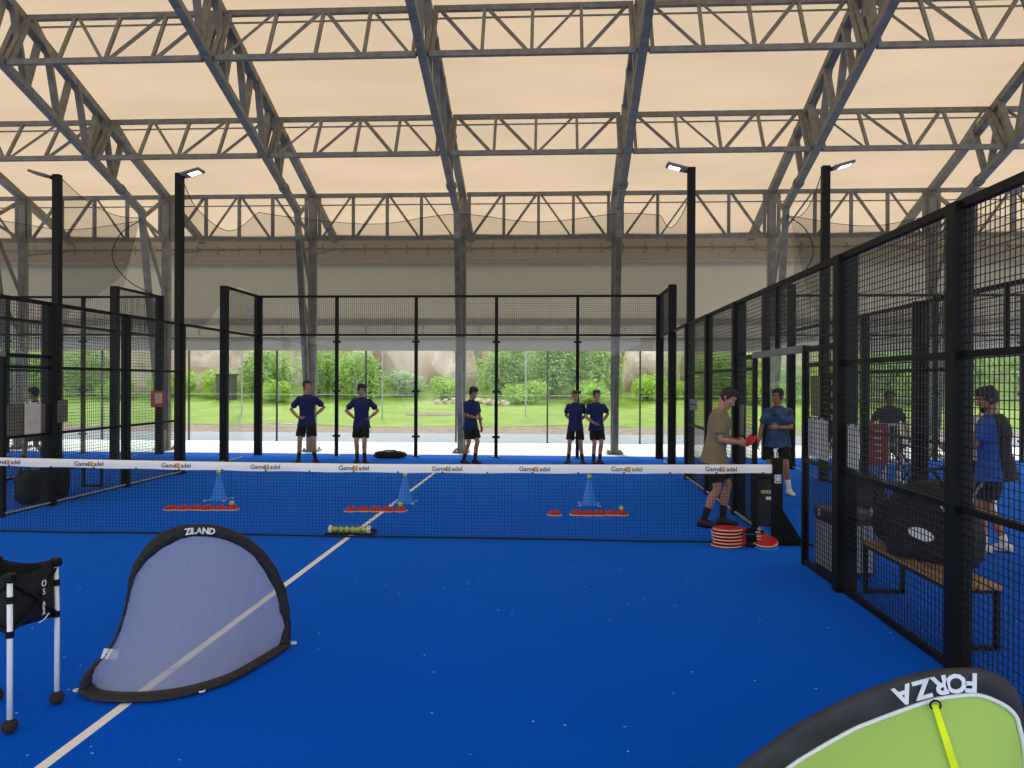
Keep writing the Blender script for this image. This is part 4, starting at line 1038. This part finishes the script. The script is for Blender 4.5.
def person(label, loc, rz, H, skin, shirt, shorts, hair, socks, shoes, hands, feet, epole, kpole, lean=0, twist=0, side=0, head=(0, 0), curl=.6, voxel=.009, build=1.0, pelvis=(0, 0), sock_h=.16, shirt_back=None, hair_len=0, curly=0, handdir=(None, None), stripe=None, beard=None):
    """default pose faces -y; x is the viewer's right. hands/feet in metres for a 1.75 m body"""
    s = H/1.75
    t = thing('person', label, 'person', loc, rz)
    t.scale = (s, s, s)
    pel = Vector((pelvis[0], pelvis[1], .93))
    # drop the pelvis so both legs reach
    for k in range(2):
        hp = pel+Vector(((-1, 1)[k]*.095, 0, -.02)); ft = Vector((feet[k][0], feet[k][1], feet[k][2] if len(feet[k]) > 2 else .085))
        while (hp-ft).length > .845: pel.z -= .01; hp.z -= .01
    TR = Matrix.Rotation(lean, 3, 'X') @ Matrix.Rotation(side, 3, 'Y') @ Matrix.Rotation(twist, 3, 'Z')
    def T(x, y, z, k=1.0): # torso frame -> local, bending progressively
        f = min(1, max(0, (z)/.2)); rr = Matrix.Rotation(lean*f, 3, 'X') @ Matrix.Rotation(side*f, 3, 'Y') @ Matrix.Rotation(twist*f, 3, 'Z')
        return pel+rr @ Vector((x, y, z))
    X = TR @ Vector((1, 0, 0)); Y = TR @ Vector((0, 1, 0))
    sh = [T(-.168*(1+(build-1)*.7), .005, .448), T(.168*(1+(build-1)*.7), .005, .448)]
    nb = T(0, .012, .545); hc = T(0, -.015, .70)
    HR = TR @ Matrix.Rotation(head[0], 3, 'Z') @ Matrix.Rotation(head[1], 3, 'X')
    hc = nb+(TR @ Matrix.Rotation(head[1]*.6, 3, 'X') @ Vector((0, -.012, .150)))
    body = MB()
    g = lambda rows, e=0: [(T(0, dy, z), X*(rx*build+e), Y*(ry*(1+(build-1)*.8)+e)) for z, rx, ry, dy in rows]
    torso = [(-.10, .13, .10, 0), (-.04, .155, .112, .005), (.03, .15, .108, .0), (.12, .135, .098, -.005), (.22, .145, .105, -.005), (.33, .165, .115, 0), (.41, .160, .100, .005), (.475, .115, .078, .01), (.52, .064, .056, .012)]
    loft(body, g(torso), 24)
    limb(body, [T(0, .015, .49), nb+(hc-nb)*.25, hc+HR @ Vector((0, .03, -.03))], [.062, .054, .056])
    # head
    hr = [(hc+HR @ Vector((0, (f+b)/2, z)), HR @ Vector((rx, 0, 0)), HR @ Vector((0, (b-f)/2, 0))) for z, rx, f, b in HEADR]
    loft(body, hr, 24)
    hv = lambda x, y, z: hc+HR @ Vector((x, y, z))
    limb(body, [hv(0, -.088, .022), hv(0, -.104, -.002), hv(0, -.113, -.022)], [.008, .010, .0135], 8)       # nose
    for q in (-1, 1):
        limb(body, [hv(q*.008, -.104, -.026), hv(q*.016, -.098, -.026)], [.007, .006], 8)
        limb(body, [hv(q*.073, .018, .018), hv(q*.078, .022, -.002), hv(q*.073, .012, -.026)], [(.007, .015), (.009, .017), (.006, .009)], 10, ref=HR @ Vector((1, 0, 0)))
        limb(body, [hv(q*.012, -.094, .040), hv(q*.048, -.084, .040)], [.0085, .007], 8)                     # brow
        limb(body, [hv(q*.035, -.083, -.012), hv(q*.052, -.066, -.01)], [.014, .012], 8)                     # cheek
    limb(body, [hv(-.022, -.098, -.055), hv(0, -.104, -.053), hv(.022, -.098, -.055)], [.006, .0085, .006], 8)
    limb(body, [hv(-.012, -.092, -.098), hv(.012, -.092, -.098)], [.014, .014], 8)
    # arms and hands
    el = []; wr = []
    for k in range(2):
        q = (-1, 1)[k]
        e, w = ik(sh[k], hands[k], .285, .255, epole[k]); el.append(e); wr.append(w)
        limb(body, [sh[k], sh[k].lerp(e, .35), sh[k].lerp(e, .75), e, e.lerp(w, .3), e.lerp(w, .75), w], [.047, .046, .042, .037, .040, .031, (.026, .022)], 14)
        d = (w-e).normalized()
        if handdir[k] is not None: d = Vector(handdir[k]).normalized()
        inn = Vector((-q, 0, 0)); nrm = inn-d*inn.dot(d)
        if nrm.length < .2: nrm = Vector((0, -1, 0))-d*(-d.y)
        nrm.normalize(); side_ = d.cross(nrm).normalized()          # across the palm
        if side_.y > 0 and abs(d.z) > .3: side_ = -side_
        if abs(d.z) <= .3 and side_.z < 0: side_ = -side_            # thumb side up / forward
        p0 = w+d*.005; p1 = w+d*.085
        limb(body, [w-d*.01, p0+d*.03, p1], [(.026, .016), (.040, .0165), (.041, .0145)], 14, ref=side_)
        for j, (off, ln) in enumerate(((.031, .072), (.0105, .080), (-.0105, .074), (-.031, .058))):
            a = p1+side_*off*.98-d*.008; c1 = curl*(.8+.1*j); pts = [a]; dd = d.copy()
            ax = nrm
            for seg in range(3):
                ang = c1*(seg+1)*.62; dd = (d*math.cos(ang)+nrm*math.sin(ang)).normalized(); pts.append(pts[-1]+dd*ln*(.42, .33, .25)[seg])
            limb(body, pts, [.0095, .009, .008, .007], 8)
        th = p0+side_*.026+d*.008
        limb(body, [th, th+side_*.028+d*.026+nrm*.008, th+side_*.034+d*.052+nrm*.022, th+side_*.030+d*.070+nrm*.032], [.0135, .0115, .0098, .0082], 8)
    # legs and feet
    kn = []; an = []; fd = []
    for k in range(2):
        q = (-1, 1)[k]; hp = pel+Vector((q*.092, 0, -.03)); ft = Vector((feet[k][0], feet[k][1], feet[k][2] if len(feet[k]) > 2 else .085))
        kk, aa = ik(hp, ft, .425, .425, kpole[k]); kn.append(kk); an.append(aa)
        fwd = Vector((math.sin(feet[k][3] if len(feet[k]) > 3 else q*.18), -math.cos(feet[k][3] if len(feet[k]) > 3 else q*.18), 0)); fd.append(fwd)
        limb(body, [hp, hp.lerp(kk, .4), hp.lerp(kk, .8), kk], [(.082, .088), .076, .058, .052], 16)
        bk = -fwd*.012
        limb(body, [kk, kk.lerp(aa, .12)+bk*.3, kk.lerp(aa, .32)+bk*1.3, kk.lerp(aa, .65)+bk*.6, aa], [.051, .050, (.052, .056), .041, .033], 16)
        tip = -.035 if aa.z > .1 else 0
        limb(body, [aa-fwd*.03-Vector((0, 0, .045)), aa+fwd*.05-Vector((0, 0, .048)), aa+fwd*.13-Vector((0, 0, .058))], [(.033, .03), (.038, .028), (.038, .02)], 12, ref=Vector((1, 0, 0)))
    b_ = fuse('body', body, skin, t, voxel, 2)
    # clothes
    sw = MB()
    loft(sw, g([(-.150, .207, .162, .003), (-.09, .192, .148, .004), (.03, .172, .128, 0), (.12, .158, .116, -.004), (.22, .163, .118, -.004), (.33, .182, .127, 0), (.42, .184, .118, .004), (.465, .168, .104, .008), (.50, .124, .086, .01), (.525, .084, .070, .012), (.538, .066, .062, .012)]), 28)
    for k in range(2):
        e = el[k]; a = sh[k]
        limb(sw, [a+(T(0, 0, .42)-a)*.45, a, a.lerp(e, .12)], [.058, .061, .061], 16)
        limb(sw, [a, a.lerp(e, .3), a.lerp(e, .62)], [.061, .062, .066], 16)
        d = (e-a).normalized(); 
        limb(sw, [a.lerp(e, .45), a.lerp(e, .70)], [.066, .071], 16, round_=False)
    shp = fuse('shirt', sw, shirt, t, voxel*1.15, 3, .005, seed=loc[0]*3)
    if shirt_back is not None:
        shp.data.materials.append(shirt_back); inv = TR.transposed()
        for p in shp.data.polygons:
            q = inv @ (p.center-pel)
            if q.y > .012+.10*abs(q.x)-.04*q.z: p.material_index = 1
    so = MB()
    loft(so, g([(-.15, .155, .125, .005), (-.08, .160, .122, .006), (.0, .155, .112, 0), (.06, .145, .105, 0)]), 24)
    for k in range(2):
        q = (-1, 1)[k]; hp = pel+Vector((q*.088, 0, -.04)); kk = kn[k]
        limb(so, [hp, hp.lerp(kk, .4), hp.lerp(kk, .80)], [(.070, .080), (.098, .104), (.103, .101)], 18, round_=False)
    sho = fuse('shorts', so, shorts, t, voxel*1.15, 3, .006, seed=5)
    if stripe is not None:
        q, m_ = stripe; k = 0 if q < 0 else 1; hp = pel+Vector((q*.088, 0, -.04)); kk = kn[k]; d = (kk-hp).normalized()
        sv = Vector((q, 0, 0)); rws = []
        for u in np.linspace(.12, .80, 10):
            c = hp.lerp(kk, u); rws.append([c+(sv*math.cos(a)+Vector((0, -1, 0))*math.sin(a))*.113 for a in np.linspace(R(15)+u*.6, R(36)+u*.7, 5)])
        m = MB(); m.grid(rws); o = m.build('side_stripe', m_, sho, smooth=True); sd_ = o.modifiers.new('s', 'SOLIDIFY'); sd_.thickness = .004
    for k in range(2):
        if socks is not None:
            m = MB(); kk, aa = kn[k], an[k]; f = 1-(sock_h)/.425; bk = -fd[k]*.012
            limb(m, [kk.lerp(aa, f)+bk*.9, kk.lerp(aa, (f+1)/2)+bk*.4, aa, aa-Vector((0, 0, .03))], [.047 if sock_h > .15 else .041, .042, .039, .04], 16, round_=False)
            m.build('sock', socks, t, smooth=True)
        m = MB(); aa = an[k]; fw = fd[k]; dn = Vector((0, 0, -1)); sdv = fw.cross(Vector((0, 0, 1)))
        z0 = aa.z-.085
        def rg(f, w, z1): return (aa+fw*f+dn*(.085-z1/2), sdv*w, Vector((0, 0, z1/2)))
        loft(m, [rg(-.085, .018, .05), rg(-.075, .034, .085), rg(-.04, .041, .105), rg(.0, .043, .112), (rg(.05, .046, .092)), rg(.10, .051, .070), rg(.145, .048, .055), rg(.178, .032, .045), rg(.19, .012, .03)], 18)
        m2 = MB(); m2.prism([(.19, .0), (.172, .03), (.13, .049), (.08, .05), (0, .043), (-.06, .041), (-.09, .022), (-.09, -.022), (-.06, -.041), (0, -.043), (.08, -.05), (.13, -.049), (.172, -.03)], .026, frame(aa+dn*.085, fw, sdv))
        sc = fuse('shoe', m, shoes[0], t, voxel*.8, 2)
        # flat sole sits on the ground
        for v in sc.data.vertices:
            if v.co.z < z0+.004: v.co.z = z0+.004
        s2 = m2.build('sole', shoes[1], sc)
        for v in s2.data.vertices: v.co.z = max(v.co.z, z0) if v.co.z > z0-.03 else z0
        m3 = MB()
        for j in range(4):
            c = aa+fw*(.035+.024*j)+dn*(.085-(.100-.010*j)); m3.tube([c-sdv*.022, c+Vector((0, 0, .004)), c+sdv*.022], .003, 5)
        m3.build('laces', shoes[1], sc)
    # face details
    for q in (-1, 1):
        m = MB(); m.sphere(hv(q*.032, -.0815, .018), .0118, 12); ey = m.build('eye', mat('eye_white', (170, 160, 152), .5), t, smooth=True)
        m = MB(); m.sphere(hv(q*.032, -.0895, .018), .0062, 10); m.build('iris', mat('iris', (40, 28, 20), .2), ey, smooth=True)
        m = MB(); m.tube([hv(q*.014, -.1035, .043), hv(q*.032, -.1005, .049), hv(q*.052, -.087, .043)], .0038, 6); m.build('eyebrow', hair, t)
    m = MB(); m.tube([hv(-.024, -.1035, -.055), hv(0, -.1115, -.056), hv(.024, -.1035, -.055)], .0038, 6); m.build('mouth', mat('lips', (130, 72, 66), .5), t)
    # hair: cap over the skull down to a hair line, in overlapping locks
    hb = MB(); th = .010+hair_len
    n = 40; rows = []
    zs = np.linspace(-.075, .124, 20)
    zz = [r[0] for r in HEADR]
    for z in zs:
        rx = np.interp(z, zz, [r[1] for r in HEADR]); f = np.interp(z, zz, [r[2] for r in HEADR]); bb = np.interp(z, zz, [r[3] for r in HEADR])
        e = th*(1 if z < .05 else 1+.5*(z-.05)/.07); row = []
        for k in range(n):
            a = 2*PI*k/n; x = (rx+e)*math.cos(a); y = (f+bb)/2+((bb-f)/2+e)*math.sin(a)
            ns = mnoise.noise(Vector((x*40, y*40, z*40+loc[0])))*(.004+curly*.02)
            row.append((a, Vector((x*(1+ns*8), y*(1+ns*6), z+(th*1.2 if z > .1 else 0)+ns)), z))
        rows.append(row)
    vs = []; fs = []
    for row in rows:
        for a, p, z in row: vs.append(hv(*p))
    def line(a):
        fr = -math.sin(a)       # 1 in front, -1 at the back
        return .078 if fr > .55 else (.078-(.55-fr)*.22 if fr > .1 else (-.02 if fr > -.1 else -.058))
    keep = lambda i, k: rows[i][k][2] >= line(2*PI*(k+.5)/n)
    for i in range(len(rows)-1):
        for k in range(n):
            if keep(i, k): fs.append((i*n+k, i*n+(k+1) % n, (i+1)*n+(k+1) % n, (i+1)*n+k))
    top = len(vs); vs.append(hv(0, 0, .128+th*1.3)); fs += [((len(rows)-1)*n+k, (len(rows)-1)*n+(k+1) % n, top) for k in range(n)]
    hb.add(vs, fs); ho = hb.build('hair', hair, t, smooth=True); sd_ = ho.modifiers.new('s', 'SOLIDIFY'); sd_.thickness = th+.004; sd_.offset = -1
    if beard is not None:
        m = MB(); rr = []
        for z in (-.118, -.105, -.085, -.065):
            rx = np.interp(z, zz, [r[1] for r in HEADR]); f = np.interp(z, zz, [r[2] for r in HEADR]); bb = np.interp(z, zz, [r[3] for r in HEADR])
            rr.append([hv((rx+.005)*math.cos(a), (f+bb)/2+((bb-f)/2+.006)*math.sin(a), z) for a in np.linspace(R(185), R(355), 20)])
        m.grid(rr); m.build('beard', beard, t, smooth=True)
    return t, dict(wr=wr, el=el, sh=sh, hc=hc, pel=pel, s=s)

SK1 = mat('skin_light', (172, 126, 104), .55, var=.05, scale=3); SK2 = mat('skin_tan', (160, 112, 86), .55, var=.05, scale=3)
H1 = mat('hair_dark', (30, 24, 21), .7, var=.4, scale=60); H2 = mat('hair_brown', (52, 38, 28), .7, var=.4, scale=60)
NAVY = mat('navy_shirt', (14, 30, 84), .85, var=.10, scale=5, bump=.15, bscale=50); NAVY2 = mat('dark_navy_shirt', (14, 22, 46), .85, var=.1, scale=5)
BLKS = mat('black_shorts', (8, 8, 10), .85, var=.2, scale=6); NSH = mat('navy_shorts', (10, 13, 30), .85, var=.15, scale=6)
TAN = mat('khaki_shirt', (126, 113, 88), .9, var=.08, scale=6, bump=.15, bscale=50)
BS = mat('black_sock', (20, 20, 22), .9); WS = mat('white_sock', (222, 222, 220), .9)
DSH = (mat('dark_shoe', (24, 26, 36), .6), mat('dark_sole', (36, 38, 46), .7)); WSH = (mat('white_shoe', (222, 222, 218), .5, var=.08), mat('white_sole', (236, 236, 232), .6))
GSH = (mat('grey_white_shoe', (176, 182, 188), .5, col2=(226, 228, 230), scale=30), WSH[1])
PAT = mat('blue_pattern_shirt', (20, 36, 68), .85, col2=(66, 98, 142), scale=9, detail=6, bump=.1)
fw = ((0, -1, 0), (0, -1, 0))
# far side of the net
person('person in navy shirt and black shorts, one hand on hip, leftmost at the back wall', (-3.2, 8.3, 0), R(10), 1.86, SK1, NAVY, BLKS, H1, BS, DSH,
       [(-.17, -.13, .98), (.17, .03, 1.02)], [(-.17, 0), (.18, -.02, .085, .5)], [(-1, .3, -.1), (.9, .5, 0)], fw, head=(R(35), R(-4)), handdir=((.9, -.4, -.1), None), hair_len=.004)
person('person in navy shirt with both elbows out, hands on hips, left of the bag', (-1.95, 8.35, 0), R(6), 1.79, SK1, NAVY, BLKS, H1, BS, DSH,
       [(-.16, .0, 1.0), (.17, -.02, 1.0)], [(-.10, .02, .085, -.2), (.08, -.06, .085, .5)], [(-1, .25, .1), (1, .2, .1)], fw, head=(R(30), R(14)), handdir=((.7, -.2, -.6), (-.7, -.2, -.6)), hair_len=.010)
person('person in navy shirt pacing, one forearm across the waist, standing alone', (.53, 8.5, 0), R(48), 1.74, SK2, NAVY, BLKS, H1, BS, DSH,
       [(.06, -.17, 1.04), (.23, -.12, .80)], [(-.12, .10, .085, .1), (.05, -.10, .085, .2)], [(-1, .3, -.3), (.8, .5, -.2)], fw, head=(R(2), R(20)), lean=R(4), hair_len=.010)
person('person in navy shirt, hands behind the back, left one of the pair', (2.92, 8.75, 0), R(-4), 1.67, SK1, NAVY, BLKS, H2, BS, DSH,
       [(-.06, .17, .98), (.06, .16, .98)], [(-.17, 0, .085, -.35), (.17, 0, .085, .35)], [(-1, .7, -.2), (1, .7, -.2)], fw, head=(0, R(16)), hair_len=.0)
person('person in navy shirt, hands on hips, right one of the pair', (3.4, 8.75, 0), R(14), 1.68, SK1, NAVY, BLKS, H2, BS, DSH,
       [(-.10, -.14, .97), (.17, .06, 1.0)], [(-.07, 0, .085, 0), (.07, -.05, .085, .2)], [(-1, .1, -.4), (1, .6, 0)], fw, head=(R(16), R(6)), handdir=((.8, -.3, -.4), None), hair_len=.003)
# coach bent over the red marker, by the net post
tp, J = person('person in khaki shirt looking down at a red marker in both hands by the net', (4.52, 1.12, 0), R(74), 1.82, SK1, TAN, BLKS, H1, BS, DSH,
       [(-.06, -.29, 1.05), (.08, -.27, 1.06)], [(-.11, .12, .085, -.3), (.10, -.09, .085, .2)], [(-.5, .5, -1), (.5, .5, -1)], fw, lean=R(9), head=(R(-4), R(30)), curl=.9, voxel=.0075, build=1.14, hair_len=.002, sock_h=.17)
MW = tp.matrix_basis if False else Matrix.Translation(tp.location) @ Matrix.Rotation(R(74), 4, 'Z') @ Matrix.Scale(J['s'], 4)
hp_ = MW @ ((J['wr'][0]+J['wr'][1])/2+Vector((0, -.11, .03)))
t = thing('held_marker', 'red flat marker held in the hands of the person in the khaki shirt', 'marker', hp_)
M = Matrix.Rotation(R(-50), 3, 'Y') @ Matrix.Rotation(R(20), 3, 'X')
m = MB(); m.lathe([(.02, .002), (.03, .004), (.095, -.02), (.10, -.03), (.09, -.028), (.02, -.006)], 22, (.02, -.02, .02), M); m.build('dome', RED, t, smooth=True)
# man in patterned shirt, in the gateway behind
person('person in patterned blue shirt standing in the gateway, forearm across the belly', (6.2, 4.2, 0), R(-22), 1.76, SK2, PAT, NSH, H1, WS, WSH,
       [(-.30, -.06, .86), (.02, -.24, 1.12)], [(-.14, .05, .085, -.2), (.19, -.08, .085, .5)], [(-.6, .6, -.4), (.8, .4, -.6)], fw, head=(R(-42), R(8)), voxel=.008, build=1.1, hair_len=.002, sock_h=.17)
# man at the right edge, seen from his left-back side, facing left
SHB = mat('royal_shirt', (18, 84, 180), .8, var=.08, scale=5, bump=.12, bscale=50); SHK = mat('black_shirt_back', (20, 22, 30), .85, var=.2, scale=6)
person('person in royal blue shirt with black back, facing left at the right edge', (7.28, -.28, 0), R(-116), 1.82, SK2, SHB, NSH, H1, WS, GSH,
       [(-.10, -.40, 1.10), (.08, -.42, 1.12)], [(-.10, .09, .085, -.2), (.10, -.10, .085, .1)], [(-.5, .5, -1), (.7, .5, -1)], fw, lean=R(4), head=(R(4), R(16)), voxel=.0075, build=1.46, curl=.8, shirt_back=SHK, hair_len=.008, curly=.35, sock_h=.10,
       stripe=(1, mat('grey_stripe', (120, 132, 152), .7)), beard=H1)
WSHIRT = mat('pale_shirt', (214, 208, 196), .85, var=.05)
person('person in pale shirt with arms folded, half hidden behind the one in royal blue', (8.55, 2.3, 0), R(-40), 1.72, SK2, WSHIRT, BLKS, H1, WS, WSH,
       [(.08, -.22, 1.12), (-.02, -.26, 1.06)], [(-.12, 0), (.12, 0)], [(-1, .3, -.5), (1, .3, -.5)], fw, head=(R(60), R(14)))
person('person in dark navy shirt walking up behind the red banner cart', (8.75, 5.9, 0), R(4), 1.72, SK2, NAVY2, BLKS, H2, WS, WSH,
       [(-.29, -.02, .90), (.33, -.08, .88)], [(-.10, .06, .085, -.1), (.12, -.10, .085, .2)], [(-.6, .6, 0), (.8, .5, 0)], fw, head=(0, R(6)), build=1.1)
person('person in pale shirt far back on the right, partly behind a post', (8.95, 8.6, 0), R(30), 1.66, SK1, WSHIRT, BLKS, H2, WS, WSH,
       [(-.16, -.16, 1.0), (.16, -.14, 1.0)], [(-.10, .0), (.10, 0)], [(-1, .4, 0), (1, .4, 0)], fw)
person('person in navy shirt walking left behind the left fence', (-8.85, 7.2, 0), R(-70), 1.70, SK1, NAVY, mat('khaki_shorts', (120, 112, 98), .9), H1, BS, DSH,
       [(-.22, -.16, .88), (.22, .16, .88)], [(-.06, .26, .13, 0), (.06, -.24, .085, 0)], [(-.3, .8, 0), (.3, .8, 0)], fw, lean=R(3), head=(0, R(4)), hair_len=.014)
